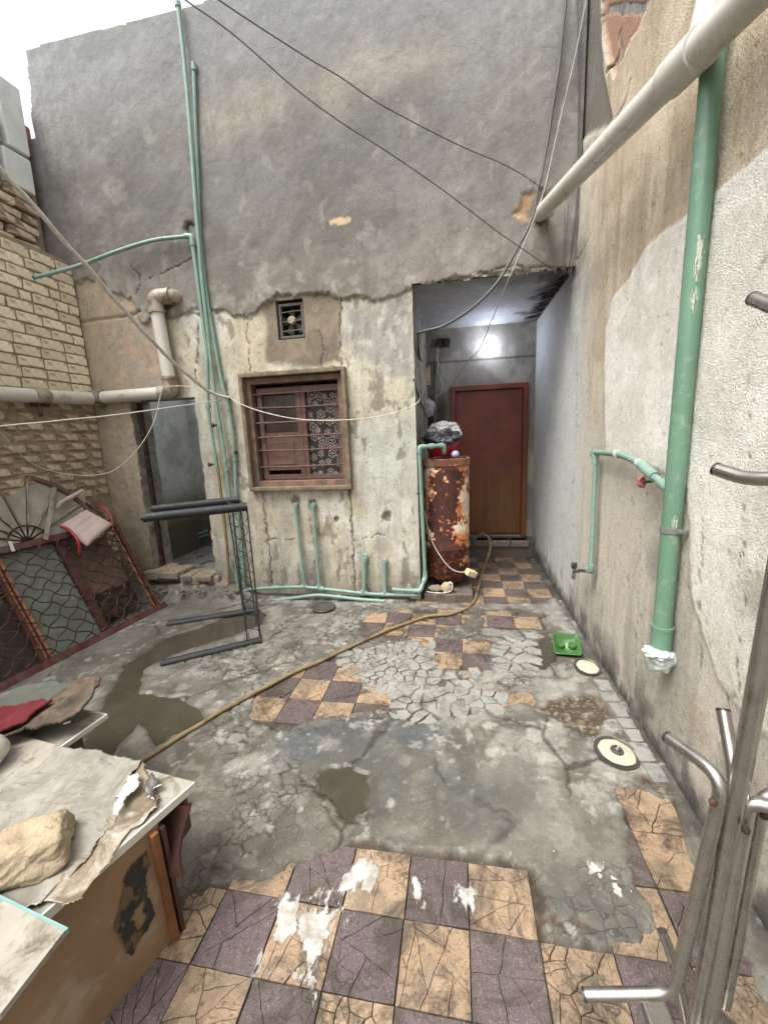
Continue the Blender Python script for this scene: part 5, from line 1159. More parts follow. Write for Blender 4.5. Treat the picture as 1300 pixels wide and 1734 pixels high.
# ================================================================= WATER TANK AND WHAT IS ON IT
TXc, TYc = -.098, 3.76
tk = empty('water_tank', (TXc, TYc, .13), 'tall cylindrical water tank with peeling white paint over deep rust', 'tank'); tR = .205
MB().lathe((TXc, TYc, 0), [(.02, .10), (.12, .115), (.178, .15), (tR, .20), (tR, .45), (tR+.001, .452), (tR, .455), (tR, .85), (tR, 1.20), (tR+.008, 1.205), (tR+.008, 1.262), (tR-.006, 1.268), (tR-.012, 1.258), (.02, 1.254)], 56).build('tank_body', M['tank'], tk, True)
for k in range(3):
    a = k*2.1+.6; MB().box((TXc+.14*math.cos(a), TYc+.14*math.sin(a), .115), (.07, .07, .10), None, .012).build('foot', M['stone'], tk)
MB().tube(roundc([(TXc-.02, TYc-.20, .16), (TXc-.02, TYc-.245, .17), (TXc+.05, TYc-.25, .165)], .02), .010, 8).tube([(TXc+.04, TYc-.25, .18), (TXc+.04, TYc-.25, .12)], .008, 8).build('drain_cock', M['steel'], tk, True)
MB().lathe((TXc+.17, TYc-.03, .175), [(.03, 0), (.03, .03)], 12, [(0, 1, 0), (0, 0, 1), (1, 0, 0)]).build('side_plug', M['blackcap'], tk)
pf = empty('platform', (-.10, 3.66, 0), 'low wooden platform under the rusty tank', 'platform')
for k in range(4): MB().box((-.085, 3.50+k*.14+.03, .072), (.42, .13, .028), None, .005).build('board', M['greywood'], pf)
MB().box((-.085, 3.455, .045), (.42, .03, .085), None, .004).build('front_board', M['greywood'], pf)
MB().box((.105, 3.70, .04), (.035, .46, .07), None, .004).build('side_rail', M['greywood'], pf)
o = mk('rubble_stone', *crumple((-.10, 3.50, .13), (.05, .04, .045), 9, 3, .25), M['rock'], None, True); tag(o, 'pale lump of plaster tied with string in front of the tank', 'stone')
o = mk('rubble_stone', *crumple((-.20, 3.51, .115), (.065, .035, .03), 12, 3, .25), M['stone'], None, True); tag(o, 'flat grey stone on the platform edge left of the pale lump', 'stone')
cord('loops of string lying on the platform edge under the tank', [(-.28, 3.47, .10), (-.2, 3.45, .097), (-.12, 3.45, .10), (-.06, 3.46, .12), (-.05, 3.47, .17), (-.08, 3.48, .19), (-.12, 3.46, .10), (-.2, 3.46, .10)], .004, M['rope'], 'string', 'string')
bs = empty('basin', (TXc-.03, TYc+.05, 1.27), 'red plastic basin full of bags on top of the tank', 'basin')
MB().lathe((TXc-.03, TYc+.05, 1.262), [(.10, 0), (.105, .004), (.155, .125), (.165, .128), (.165, .138), (.150, .138), (.098, .012), (.0, .010)], 36).build('bowl', M['redplastic'], bs, True)
o = mk('black_bag', *crumple((TXc-.035, TYc+.03, 1.435), (.14, .13, .075), 2, 5, .34, 1.9), M['bag_black'], None, True); tag(o, 'crumpled dark plastic bag heaped in the red basin', 'bag')
o = mk('grey_bag', *crumple((TXc-.02, TYc+.08, 1.50), (.12, .08, .075), 6, 5, .34, 1.7), M['bag_grey'], None, True); tag(o, 'light grey bag behind the dark one with its handle sticking out', 'bag')
hd = np.array([TXc+.09, TYc+.0, 1.47]); tube_obj('handle', [hd+np.array([math.cos(a)*.05, 0, math.sin(a)*.035]) for a in np.linspace(-2.0, 2.0, 14)], .009, M['bag_grey'], o, 8)
o = mk('glass_ball', *crumple((TXc+.085, TYc-.08, 1.298), (.036, .036, .034), 1, 3, .04), mat('lilac_glass', C(176, 170, 192, .9), .15, bump=0), None, True); tag(o, 'small lilac bulb lying on the rim of the tank', 'bulb')
mb = MB()
for k in range(9): x = TXc-.14+k*.035; mb.tube([(x, TYc-.14+random.random()*.04, 1.272), (x+random.uniform(.03, .07), TYc-.12+random.random()*.05, 1.278)], random.uniform(.005, .010), 6)
o = mb.build('scrap', M['torn']); tag(o, 'dark scraps and clips scattered on the tank lid', 'scrap', kind='stuff')
# lead and socket block hanging on the tank
lead = [(TXc-.19, TYc-.10, .80), (TXc-.165, TYc-.145, .66), (TXc-.11, TYc-.19, .50), (TXc-.03, TYc-.222, .37), (TXc+.05, TYc-.23, .29), (TXc+.12, TYc-.22, .262), (TXc+.16, TYc-.20, .26)]
cord('pale electric lead curving across the front of the rusty tank', lead, .0055, M['wirew'], 'cable', 'cable')
sk = empty('socket_block', (.10, 3.57, .23), 'yellowish socket block hanging on a lead beside the tank', 'socket'); R_ = Matrix.Rotation(.5, 3, 'Y') @ Matrix.Rotation(.5, 3, 'Z'); A_ = [tuple(R_ @ Vector(v)) for v in ((1, 0, 0), (0, 1, 0), (0, 0, 1))]
MB().box((.115, 3.57, .245), (.10, .06, .055), A_, .008).build('body', M['tape'], sk); MB().box(np.array((.115, 3.57, .245))+np.array(A_[1])*-.031, (.05, .004, .03), A_, .002).build('socket_face', M['pvc'], sk)
# ================================================================= HOSE
hp = [onf(-60, 1450, .012), onf(60, 1385, .013), onf(150, 1335, .014), onf(235, 1291, .030), onf(330, 1232, .031), onf(430, 1174, .032), onf(500, 1138, .032), onf(570, 1106, .032), onf(650, 1070, .032), onf(715, 1046, .032), onf(762, 1040, .031), onf(795, 1026, .03), onf(806, 1008, .029), onf(812, 985, .029), onf(818, 965, .03), hit(827, 940, 1, 4.30), hit(830, 925, 1, 4.45), hit(826, 910, 1, 4.6), hit(815, 903, 1, 4.7), hit(800, 915, 1, 4.75)]
cord('long muddy garden hose lying across the yard floor to the door step', hp, .0125, M['hose'], 'hose', 'hose', 8, 10)
# ================================================================= TABLE FRAME ON ITS SIDE
st = empty('table_frame', onf(442, 1085), 'black wire table frame lying on its side with four sleeved legs', 'table')
fb = onf(442, 1085, .026); ft_ = onf(275, 1125, .026); rb_ = onf(432, 1034, .026); rt_ = onf(285, 1058, .026); HT = 1.035
top_z = np.array([0, 0, 1.0])
ftop = hit(418, 858, 1, fb[1]); rtop = hit(405, 846, 1, rb_[1]); ftl = hit(243, 877, 1, ft_[1]+.04); rtl = hit(259, 862, 1, rt_[1]+.02)
for a, b in ((fb, ft_), (rb_, rt_), (ftop, ftl), (rtop, rtl)):
    o = MB().tube([a, b], .030, 16).build('leg', M['darkfoam'], st, True)
    d_ = (b-a)/np.linalg.norm(b-a); MB().tube([b-d_*.002, b+d_*.012], .017, 12).build('leg_end', M['iron'], o, True)
def apron(a0_, a1_, dirn, nm):
    in0 = a0_+dirn*.095; in1 = a1_+dirn*.095; r_ = .0055
    for p, q in ((a0_, a1_), (in0, in1)): tube_obj('upright_bar', [p, q], r_, M['blackcap'], st, 8)
    n = 9; mb = MB(); ax = (a1_-a0_); L = np.linalg.norm(ax); ax = ax/L
    for k in range(n):
        c = a0_+ax*L*(k+.5)/n+dirn*.0475; s = 1 if k % 2 else -1
        P = [c+dirn*(.0475*math.cos(t)*s*(1-t/14))+ax*(L/n*.48*math.sin(t)*(1-t/14)) for t in np.linspace(-1.6, 4.2, 20)]
        mb.tube(P, .0028, 5)
    mb.build('scrollwork', M['blackcap'], st, True)
df = (ft_-fb)/np.linalg.norm(ft_-fb); dr_ = (rt_-rb_)/np.linalg.norm(rt_-rb_)
apron(fb, ftop, df, 0); apron(rb_, rtop, dr_, 1)
tube_obj('cross_bar', [ftop, rtop], .006, M['blackcap'], st, 8); tube_obj('cross_bar', [fb, rb_], .006, M['blackcap'], st, 8); tube_obj('cross_bar', [ftop+df*.095, rtop+dr_*.095], .006, M['blackcap'], st, 8)
tube_obj('brace', [fb+(ftop-fb)*.0, rb_+(rtop-rb_)*.22], .005, M['blackcap'], st, 6); tube_obj('brace', [rb_, fb+(ftop-fb)*.22], .005, M['blackcap'], st, 6)
tube_obj('brace', [ftop, rtop+(rtop-ftop)*-.4+df*.09], .005, M['blackcap'], st, 6)
# ================================================================= ARCHED WINDOW GRILLE LEANING ON THE BRICKS
GA = np.array([-2.6953, 3.1184, .03]); GE = np.array([-.12952, -.99158, 0.]); GU = np.array([-.44258, .05781, .89486]); GN = np.cross(GE, GU); GN /= np.linalg.norm(GN)
if GN[0] < 0: GN = -GN
GHt, GWd = .86, 1.44
def G(s, t, n=0.0): return GA+GE*s+GU*t+GN*n
gr = empty('window_grille', G(.7, 0), 'rusty red arched window frame with diamond wire grille leaning on the brick wall', 'window frame')
AX_ = [GE, GU, GN]
def gbar(nm, s0, t0, s1, t1, w, d, mat_, n=0.0, parent=gr):
    a = G(s0, t0, n); b = G(s1, t1, n); c = (a+b)/2; L = np.linalg.norm(b-a); x = (b-a)/L; y = np.cross(GN, x)
    return MB().box(c, (L, w, d), [x, y, GN], .004).build(nm, mat_, parent)
gbar('bottom_rail', -.05, .0, GWd, .0, .055, .06, M['redframe'], .002); gbar('top_rail', .0, GHt, GWd, GHt, .05, .045, M['redframe'])
gbar('stile', .015, .02, .0, GHt+.02, .035, .04, M['redframe'], .001); gbar('stile', .06, .03, .05, GHt-.02, .014, .02, M['copper'], .015); gbar('stile', GWd, .02, GWd, GHt, .05, .04, M['redframe'])
for s in (.50, .95):
    gbar('mullion', s, .03, s-.01, GHt-.02, .06, .03, M['redframe'], -.03)
gbar('mullion_edge', .925, .03, .915, GHt-.02, .018, .02, M['copper'], -.005); gbar('mullion_edge', .955, .03, .945, GHt-.02, .008, .02, M['copper'], -.005)
def quad(nm, pts, n, mat_, th=.005):
    V = [G(s, t, n) for s, t in pts]+[G(s, t, n-th) for s, t in pts]; k = len(pts)
    F = [tuple(range(k)), tuple(range(2*k-1, k-1, -1))]+[(i, (i+1) % k, k+(i+1) % k, k+i) for i in range(k)]; return mk(nm, V, F, mat_, gr)
quad('pane', [(.53, .03), (.92, .03), (.92, GHt-.02), (.53, GHt-.02)], -.045, M['glass']); quad('pane', [(.98, .03), (GWd-.02, .03), (GWd-.02, .52), (.98, .50)], -.045, M['glassdark'])
quad('board', [(.06, .36), (.47, .33), (.47, .80), (.06, .80)], -.10, M['wood']); quad('board', [(.06, .12), (.47, .10), (.47, .31), (.06, .34)], -.11, M['iron'])
quad('board', [(.98, .40), (GWd, .42), (GWd, .70), (.98, .66)], -.07, M['wood'])
# wavy rods, two crossing families clipped to the frame
def wavyrod(s0, sg, n_):
    pts = []
    for t in np.arange(.03, GHt-.01, .010):
        s = s0+sg*(t*1.25)
        if .02 < s < GWd-.01: 
            ph = (t*1.25*2)/.125*math.pi; w = .010*math.sin(ph); pts.append(G(s+w*.7, t-w*.7*sg, n_))
    if len(pts) > 5: MB().tube(pts, .0048, 6).build('grille_rod', M['iron'], gr, True)
for k in range(-9, 13): wavyrod(k*.135+.03, 1, .030); 
for k in range(1, 22): wavyrod(k*.135+.06, -1, .036)
for k in range(5): 
    c = G(.02, .13+k*.17, .02); MB().tube([c+GE*.035*math.cos(a)+GU*.03*math.sin(a) for a in np.linspace(0.3, 5.0, 12)], .0035, 6).build('rod_hook', M['iron'], gr, True)
# fanlight
HS, HTt, AR = .69, GHt+.03, .555
arc = [G(HS+AR*math.cos(a), HTt+AR*math.sin(a)) for a in np.linspace(0, math.pi, 40)]
MB().tube(arc, .020, 8).build('arch', M['brownpaint'], gr, True); MB().tube([G(HS+.13*math.cos(a), HTt+.12*math.sin(a), .01) for a in np.linspace(-.1, math.pi+.1, 24)], .007, 8).build('hub_ring', M['iron'], gr, True)
for k, a in enumerate(np.linspace(0, math.pi, 9)[1:-1]):
    MB().tube([G(HS+.12*math.cos(a), HTt+.12*math.sin(a), .004), G(HS+AR*math.cos(a), HTt+AR*math.sin(a), .004)], .0065, 8).build('spoke', M['pvc_old'] if k % 3 else M['palewood'], gr, True)
aa = np.linspace(0, math.pi, 9)
for k in range(8):
    seg = np.linspace(aa[k]+.002, aa[k+1]-.002, 6); pts = [(HS+.04*math.cos((aa[k]+aa[k+1])/2), HTt+.04*math.sin((aa[k]+aa[k+1])/2))]+[(HS+(AR-.01)*math.cos(a), HTt+(AR-.01)*math.sin(a)) for a in seg]
    quad('fan_pane', pts, -.012, M['glassfan'])
gbar('diagonal_strut', .60, GHt+.0, .34, GHt+.42, .03, .012, M['pvc_old'], .03)
gbar('cleat', .83, GHt-.03, .82, GHt+.05, .022, .01, M['pvc'], .03)
# baby seat pad caught on the frame
bc = empty('baby_seat', dep(145, 890, 3.5), 'grubby pink baby seat pad with red rim caught on the leaning grille', 'seat')
def pad(nm, P, th, m_):
    P = [np.array(p) for p in P]; nrm = np.cross(P[1]-P[0], P[3]-P[0]); nrm /= np.linalg.norm(nrm); n = 14; V = []; F = []
    if nrm@(ORG-P[0]) < 0: nrm = -nrm
    for side in (1, -1):
        for i in range(n+1):
            for j in range(n+1):
                u, v = i/n, j/n; p = P[0]*(1-u)*(1-v)+P[1]*u*(1-v)+P[2]*u*v+P[3]*(1-u)*v
                e_ = (min(1, 16*u*(1-u)*.9)*min(1, 16*v*(1-v)*.9))**.5; q = p+nrm*side*th*.5*(.25+.75*e_)
                q = q+nrm*.004*math.sin(j*1.9)*e_*(side > 0); V.append(q)
    st_ = (n+1)*(n+1)
    for i in range(n):
        for j in range(n):
            a = i*(n+1)+j; F.append((a, a+1, a+n+2, a+n+1)); F.append((st_+a, st_+a+n+1, st_+a+n+2, st_+a+1))
    rim = [i*(n+1) for i in range(n+1)]+[n*(n+1)+j for j in range(1, n+1)]+[i*(n+1)+n for i in range(n-1, -1, -1)]+[j for j in range(n-1, 0, -1)]
    for k in range(len(rim)): a, b = rim[k], rim[(k+1) % len(rim)]; F.append((a, b, st_+b, st_+a))
    return mk(nm, V, F, m_, bc, True)
pad('seat_pad', [dep(104, 889, 3.30), dep(146, 864, 3.55), dep(191, 888, 3.58), dep(148, 925, 3.28)], .055, M['cushion'])
pad('back_pad', [dep(99, 884, 3.36), dep(147, 862, 3.60), dep(143, 830, 3.66), dep(94, 855, 3.42)], .045, M['cushion'])
pad('back_fold', [dep(95, 860, 3.33), dep(100, 851, 3.33), dep(143, 828, 3.58), dep(138, 834, 3.58)], .03, M['cushion'])
tube_obj('rim_tube', spline([dep(104, 892, 3.28), dep(115, 896, 3.25), dep(128, 908, 3.22), dep(134, 921, 3.22), dep(135, 938, 3.25)], 5), .011, M['redtube'], bc)
tube_obj('rim_tube', spline([dep(162, 858, 3.66), dep(175, 860, 3.64), dep(187, 873, 3.62), dep(190, 884, 3.6), dep(189, 893, 3.58)], 5), .010, M['redtube'], bc)
tube_obj('strap', spline([dep(146, 852, 3.62), dep(155, 859, 3.58), dep(170, 868, 3.56), dep(186, 882, 3.55)], 5), .011, M['iron'], bc)
# ================================================================= DESK, BOARDS, RUGS (lower left)
dk_ = empty('desk', (-1.1, .6, 0), 'broken brown cabinet desk with a torn side and a dusty plastic sheet over it', 'desk')
DT = .45
def slabpoly(nm, pts, z0, z1, mat_, parent, amp=0.0):
    mb = MB(); n = len(pts); V = [(p[0], p[1], z0) for p in pts]+[(p[0], p[1], z1) for p in pts]
    mb.add(V, [tuple(range(n))[::-1], tuple(range(n, 2*n))]+[(i, (i+1) % n, n+(i+1) % n, n+i) for i in range(n)]); return mb.build(nm, mat_, parent)
dA, dB, dD = onf(329, 1324, DT), onf(120, 1268, DT), onf(75, 1545, DT)
dD2 = dD+(dD-dA)*.9
top_pts = [tuple(dA[:2]), tuple(dB[:2]), (-1.95, 1.14), (-2.05, .3), tuple(dD2[:2]-np.array([.4, .0])), tuple(dD2[:2])]
slabpoly('desk_top', top_pts, DT-.022, DT, M['laminate'], dk_)
slabpoly('top_edge', [tuple(dA[:2]+[.004, -.002]), tuple(dA[:2]+[-.001, .0]), tuple(dD2[:2]+[-.001, 0]), tuple(dD2[:2]+[.005, -.003])], DT-.024, DT+.001, M['edge'], dk_)
b0_ = onf(309, 1600); b1_ = onf(240, 1734); px_ = -.84
PB = np.array([-.862, .862, 0]); PE = np.array([-.3095, -.9509, 0]); PN = np.array([.9509, -.3095, 0]); pc_ = PB+PE*.42+PN*-.011+np.array([0, 0, .213])
MB().box(pc_, (.84, .022, .424), [PE, PN, (0, 0, 1)], .002).build('side_panel', M['cabinet'], dk_)
MB().box((px_-.54, .83, .213), (.98, .018, .42), None, .002).build('rear_panel', M['cabinet'], dk_); MB().box((px_-.5, .4, .03), (.75, .75, .018)).build('bottom_panel', M['darkwood'], dk_)
mb = MB().box(PB+PE*.016+[0, 0, .215]+PN*.006, (.020, .024, .40), [PE, PN, (0, -.03, 1)], .003); mb.build('corner_strip', M['orangewood'], dk_)
mb = MB().box(PB-PE*.010+[0, 0, .205], (.014, .026, .41), [PE, PN, (0, -.03, 1)], .002); mb.build('corner_strip', M['darkwood'], dk_)
lg = dA+np.array([-.035, -.035, -.09]); MB().box(lg, (.028, .045, .135), None, .004).build('corner_block', M['darkwood'], dk_)
arcp = [(px_+.03-.10*math.sin(a)*.2, .90+.035*math.cos(a), .42-.18*(a/3.14)) for a in np.linspace(0, 3.1, 14)]
V = []; F = []
for i, p in enumerate(arcp):
    V += [(p[0]-.10, p[1], p[2]), (p[0]+.005, p[1]+.004, p[2]), (p[0]+.005, p[1]-.008, p[2]), (p[0]-.10, p[1]-.012, p[2])]
    if i: b = 4*(i-1); F += [(b, b+1, b+5, b+4), (b+1, b+2, b+6, b+5), (b+2, b+3, b+7, b+6), (b+3, b, b+4, b+7)]
mk('curved_panel', V, F, M['darkwood'], dk_, False)
# torn veneer on the side panel
a, b = np.meshgrid(np.arange(.02, .45, .003), np.arange(.02, .42, .003), indexing='ij')
def onpanel(x, y):
    d = FW+RT*(x-650)/FOC-UP*(y-867)/FOC; P_ = ORG+d*(((PB-ORG)@PN)/(d@PN)); return [(P_-PB)@PE, P_[2]]
tp_ = np.array([onpanel(*q) for q in [(245, 1440), (250, 1465), (244, 1500), (262, 1550), (255, 1570), (236, 1590), (222, 1622), (212, 1600), (198, 1580), (196, 1555), (205, 1530), (210, 1490), (222, 1465)]])
hole_ = np.array([onpanel(*q) for q in [(238, 1528), (250, 1545), (246, 1565), (228, 1580), (220, 1555)]])
wa = a+(fbm(a, b, 40, 4, 2)-.5)*.03; wb = b+(fbm(a, b, 40, 4, 5)-.5)*.03
d_ = np.maximum(psdf(wa, wb, tp_), -psdf(wa, wb, hole_)); P = PB+a[..., None]*PE+(.0025+.004*fbm(a, b, 30, 3, 3))[..., None]*PN+b[..., None]*np.array([0, 0, 1.])
cc = mixc(np.broadcast_to(C(42, 40, 38, .8), P.shape), C(110, 92, 66, .8), ss(.55, .62, fbm(a, b*.5, 26, 4, 6)))
sheet('torn_patch', P, (d_ < 0)[:-1, :-1], cc, a*0+.2, a*0, M['stucco'], dk_)
# plastic sheet, one crumpled layer on another
def draped(nm, px, z, seed, mat_, lbl, amp=.010, cat='sheet'):
    q = np.array([onf(x, y, z)[:2] for x, y in px]); lo = q.min(0)-.02; hi = q.max(0)+.02; a, b = np.meshgrid(np.arange(lo[0], hi[0], .005), np.arange(lo[1], hi[1], .005), indexing='ij')
    d = psdf(a+(fbm(a, b, 20, 3, seed)-.5)*.03, b+(fbm(a, b, 20, 3, seed+1)-.5)*.03, q)
    zz = z+amp*(1-2*np.abs(fbm(a+b*.4, b*.5-a*.2, 7, 4, seed)-.5)*3)*.6+amp*.5*fbm(a, b, 18, 4, seed+2)
    zz = np.maximum(zz, DT+.003); ed_ = ss(-.03, 0, d); zz = zz+ed_*amp*.9*(fbm(a, b, 12, 3, seed+3)-.25)
    P = np.stack([a, b, zz], -1); o = sheet(nm, P, (d < 0)[:-1, :-1], np.zeros(P.shape), a*0, a*0, mat_); tag(o, lbl, cat)
    md = o.modifiers.new('thickness', 'SOLIDIFY'); md.thickness = .0015; return o
draped('plastic_sheet', [(108, 1266), (160, 1273), (200, 1282), (236, 1291), (222, 1312), (212, 1335), (200, 1352), (190, 1395), (150, 1450), (110, 1490), (60, 1535), (-120, 1580), (-260, 1480), (0, 1348), (50, 1312)], DT+.012, 1, M['plastic'], 'dusty transparent plastic sheet crumpled over the desk top under the stone')
pl2 = mat('brown_dusty_sheet', C(134, 120, 100, .8), .32, var=.35, vs_=8, bump=.5, bs=30, bd=.008, dirt=C(200, 192, 176, .85), damt=.35, dsc=7)
draped('torn_sheet', [(236, 1291), (262, 1330), (272, 1352), (262, 1372), (220, 1410), (180, 1465), (130, 1535), (105, 1545), (60, 1530), (100, 1480), (180, 1400), (205, 1350)], DT+.004, 4, pl2, 'brownish torn plastic film along the edge of the desk top', .012)
draped('paper_scrap', [(215, 1318), (234, 1312), (236, 1330), (214, 1348), (205, 1378), (196, 1370), (203, 1345)], DT+.028, 6, M['pvc'], 'small white torn paper strip on the plastic-covered desk', .006, 'paper')
draped('foil_scrap', [(248, 1318), (262, 1322), (275, 1332), (262, 1338), (264, 1360), (252, 1350), (244, 1335)], DT+.022, 3, M['steel'], 'shiny crumpled foil scrap near the desk corner', .012, 'foil')
# stone on the sheet
rc = onf(54, 1432, DT+.055); V = []; bm = bmesh.new(); bmesh.ops.create_icosphere(bm, subdivisions=5, radius=1)
Rz = Matrix.Rotation(.65, 3, 'Z')
for v in bm.verts:
    n0 = v.co.normalized(); q = n0/((abs(n0.x)**9+abs(n0.y)**9+abs(n0.z)**9)**(1/9))
    n_ = mn.noise(q*1.4+Vector((4, 1, 0)))*.13+mn.noise(q*3.7)*.07+mn.noise(q*9)*.035+mn.noise(q*22)*.015; q = q*(1+n_)
    q.x *= 1-.12*q.z; q.y *= 1-.16*q.z
    if q.z > .3: q.z -= .42*math.exp(-((q.x+.1)**2+(q.y-.1)**2)*11)
    q = Rz @ Vector((q.x*.078, q.y*.068, q.z*.040)); V.append(tuple(q+Vector(rc)))
o = mk('stone', V, [[v.index for v in f.verts] for f in bm.faces], M['rock'], None, True); bm.free(); tag(o, 'rough sandy stone with a dent weighing down the plastic sheet', 'stone')
# white board, lower left, and the long grey-white board behind
z1 = .50; wb_ = empty('white_board', onf(60, 1560, z1), 'white board with a teal edge in the near left corner', 'board')
w0, w1, w2 = onf(-10, 1517, z1), onf(110, 1576, z1), onf(0, 1718, z1); w3 = w2+(w0-w1)*1.6; w0 = w0+(w0-w1)*1.2
slabpoly('board', [tuple(w1[:2]), tuple(w0[:2]), tuple(w3[:2]), tuple(w2[:2])], z1-.014, z1, M['laminate'], wb_)
n_ = np.cross(w1-w0, [0, 0, 1.]); n_ /= np.linalg.norm(n_); n_ = n_ if n_@(w2-w1) < 0 else -n_
slabpoly('edge_strip', [tuple((w1+n_*.007)[:2]), tuple((w0+n_*.007)[:2]), tuple((w0+n_*.0005)[:2]), tuple((w1+n_*.0005)[:2])], z1-.014, z1-.002, M['tealedge'], wb_)
for k, (fx, fy) in enumerate(((.25, .3), (.3, .75))): c = w1*(1-fx)+w0*fx; c = c+(w2-w1)*fy; MB().box((c[0], c[1], z1-.03), (.05, .05, .03)).build('spacer', M['wood'], wb_)
gb = empty('long_board', onf(120, 1230, DT), 'long speckled grey-white board lying behind the desk under the rug', 'board'); zb_ = DT-.03
g0, g1, g2 = onf(181, 1210, zb_), onf(0, 1337, zb_), onf(143, 1203, zb_); gdir = (g1-g0); n2_ = (g2-g0)/np.linalg.norm(g2-g0)
gq = [g0, g0+gdir*1.5, g0+gdir*1.5+n2_*.6, g0+n2_*.62]
slabpoly('board', [tuple(p[:2]) for p in gq], zb_-.016, zb_-.0005, M['laminate'], gb)
dn = gdir/np.linalg.norm(gdir); sd_ = np.cross(dn, [0, 0, 1]); sd_ = sd_ if sd_@n2_ < 0 else -sd_
slabpoly('edge_strip', [tuple(p[:2]) for p in (g0+sd_*.004, g0+gdir*1.5+sd_*.004, g0+gdir*1.5-sd_*.004, g0-sd_*.004)], zb_-.017, zb_+.0015, M['edge'], gb)
slabpoly('end_strip', [tuple(p[:2]) for p in (g0-dn*.004, g0+dn*.004, g0+dn*.004+n2_*.62, g0-dn*.004+n2_*.62)], zb_-.0172, zb_+.0013, M['edge'], gb)
cr = empty('crate', (-1.85, .95, 0), 'dark crate under the long board, in shadow', 'crate')
for k in range(3): MB().box((-1.72, .95, .07+k*.14), (.55, .45, .11), None, .006).build('slat', M['darkwood'], cr)
# rugs: a brown one curling up to a tip, a maroon one, a grey-green sheet
def strip_surface(nm, rowA, rowB, mat_, lbl, cat, n=26, amp=.012, th=.010, mid=None):
    A_ = spline(rowA, 8); B_ = spline(rowB, 8); m_ = min(len(A_), len(B_)); V = []; F = []
    A_ = [A_[int(round(i*(len(A_)-1)/(m_-1)))] for i in range(m_)]; B_ = [B_[int(round(i*(len(B_)-1)/(m_-1)))] for i in range(m_)]
    for i in range(m_):
        for j in range(n+1):
            t = j/n; p = A_[i]*(1-t)+B_[i]*t; sag = math.sin(t*math.pi)*(mid or 0); q = Vector(p); nz = mn.noise(q*9)*amp+mn.noise(q*28)*amp*.4; hx = mn.noise_vector(q*14)*amp*1.1; V.append((p[0]+hx.x, p[1]+hx.y, p[2]+nz-sag))
    for i in range(m_-1):
        for j in range(n): a = i*(n+1)+j; F.append((a, a+1, a+n+2, a+n+1))
    o = mk(nm, V, F, mat_, None, True); md = o.modifiers.new('thickness', 'SOLIDIFY'); md.thickness = th; md.offset = 0; return tag(o, lbl, cat)
def rug(nm, px, z, seed, m_, lbl, cat, amp, th):
    o = draped(nm, px, z, seed, m_, lbl, amp, cat); o.modifiers['thickness'].thickness = th
rug('grey_sheet', [(-120, 1215), (0, 1180), (40, 1164), (80, 1155), (118, 1157), (140, 1166), (110, 1195), (60, 1226), (0, 1250), (-120, 1275)], .468, 2, M['panelgrey'], 'dull grey-green sheet lying behind the rugs', 'sheet', .010, .003)
rug('brown_rug', [(-120, 1268), (0, 1252), (50, 1241), (100, 1227), (140, 1204), (158, 1182), (170, 1153), (150, 1150), (125, 1162), (98, 1176), (80, 1192), (55, 1212), (20, 1228), (-120, 1240)], .492, 5, M['rug'], 'dirty brown rug curling up to a point over the long board', 'rug', .022, .010)
rug('maroon_carpet', [(-120, 1214), (0, 1203), (40, 1197), (66, 1190), (86, 1191), (66, 1208), (44, 1226), (0, 1243), (-120, 1262)], .512, 3, M['maroon'], 'maroon carpet fold lying on the brown rug', 'carpet', .016, .010)
o = MB().box(onf(114, 1223, .475), (.022, .010, .006), [(.8, .6, 0), (-.6, .8, 0), (0, 0, 1)], .001).build('paper_chip', M['white']); tag(o, 'tiny white chip lying at the rug edge on the long board', 'chip')
o = mk('white_sack', *crumple(onf(-52, 1292, .50), (.075, .11, .07), 4, 4, .06, 1.0), M['pvc'], None, True); tag(o, 'rounded off-white object at the left picture edge below the rug', 'sack')
# ================================================================= STEEL RACK (lower right)
rk = empty('steel_rack', (.42, .62, 0), 'rack of bundled bent steel tubes with black end caps standing near the right wall', 'rack'); tr = .0125
def rtube(nm, pts, r_=tr, cap0=False, cap1=False, rnd=.045):
    P = roundc([dep(*q) if len(q) == 3 and q[0] > 50 else np.array(q) for q in pts], rnd, 6); o = MB().tube(P, r_, 20).build(nm, M['steel'], rk, True)
    for flag, a, b in ((cap0, P[0], P[1]), (cap1, P[-1], P[-2])):
        if flag: d = (a-b)/np.linalg.norm(a-b); MB().tube([a-d*.001, a+d*.004], r_*1.02, 18).build('end_cap', M['blackcap'], o)
    return o
mt = dep(1300, 1060, .66); mbm = dep(1180, 1715, .86); dd2 = (mbm-mt)/np.linalg.norm(mbm-mt); gt = mbm[2]/-dd2[2]; gd_ = mbm+dd2*gt
MB().tube([mt-dd2*.5, gd_], .0150, 20).build('post', M['steel'], rk, True)
rtube('bent_tube', [(1131, 1250, .85), (1226, 1318, .74), (1140, 1682, .86), (990, 1684, .90)], tr, True, True, .045)
rtube('bent_tube', [(1224, 1204, .86), (1246, 1325, .80), (1190, 1600, .90)], tr, True, False)
rtube('bent_tube', [(1345, 1322, .70), (1320, 1370, .71), (1266, 1356, .73), (1203, 1715, .83), (1196, 1760, .85)], tr, False, False, .04)
rtube('bent_tube', [(1360, 1345, .78), (1330, 1338, .78), (1290, 1352, .78), (1225, 1700, .88)], tr, False, False, .04)
rtube('bent_tube', [(1120, 1576, .98), (1146, 1645, .96), (1170, 1760, .94)], tr*.9, False, False)
rtube('bent_tube', [(1198, 1700, .90), (1235, 1738, .92), (1300, 1780, .95)], tr, False, False)
rtube('bent_tube', [(1214, 795, .74), (1256, 809, .70), (1300, 812, .66), (1420, 790, .60), (1420, 1300, .60)], tr*.95, True, False, .05)
rtube('bent_tube', [(1276, 506, .74), (1330, 528, .66), (1430, 540, .60), (1430, 800, .6)], tr*.95, True, False, .05)
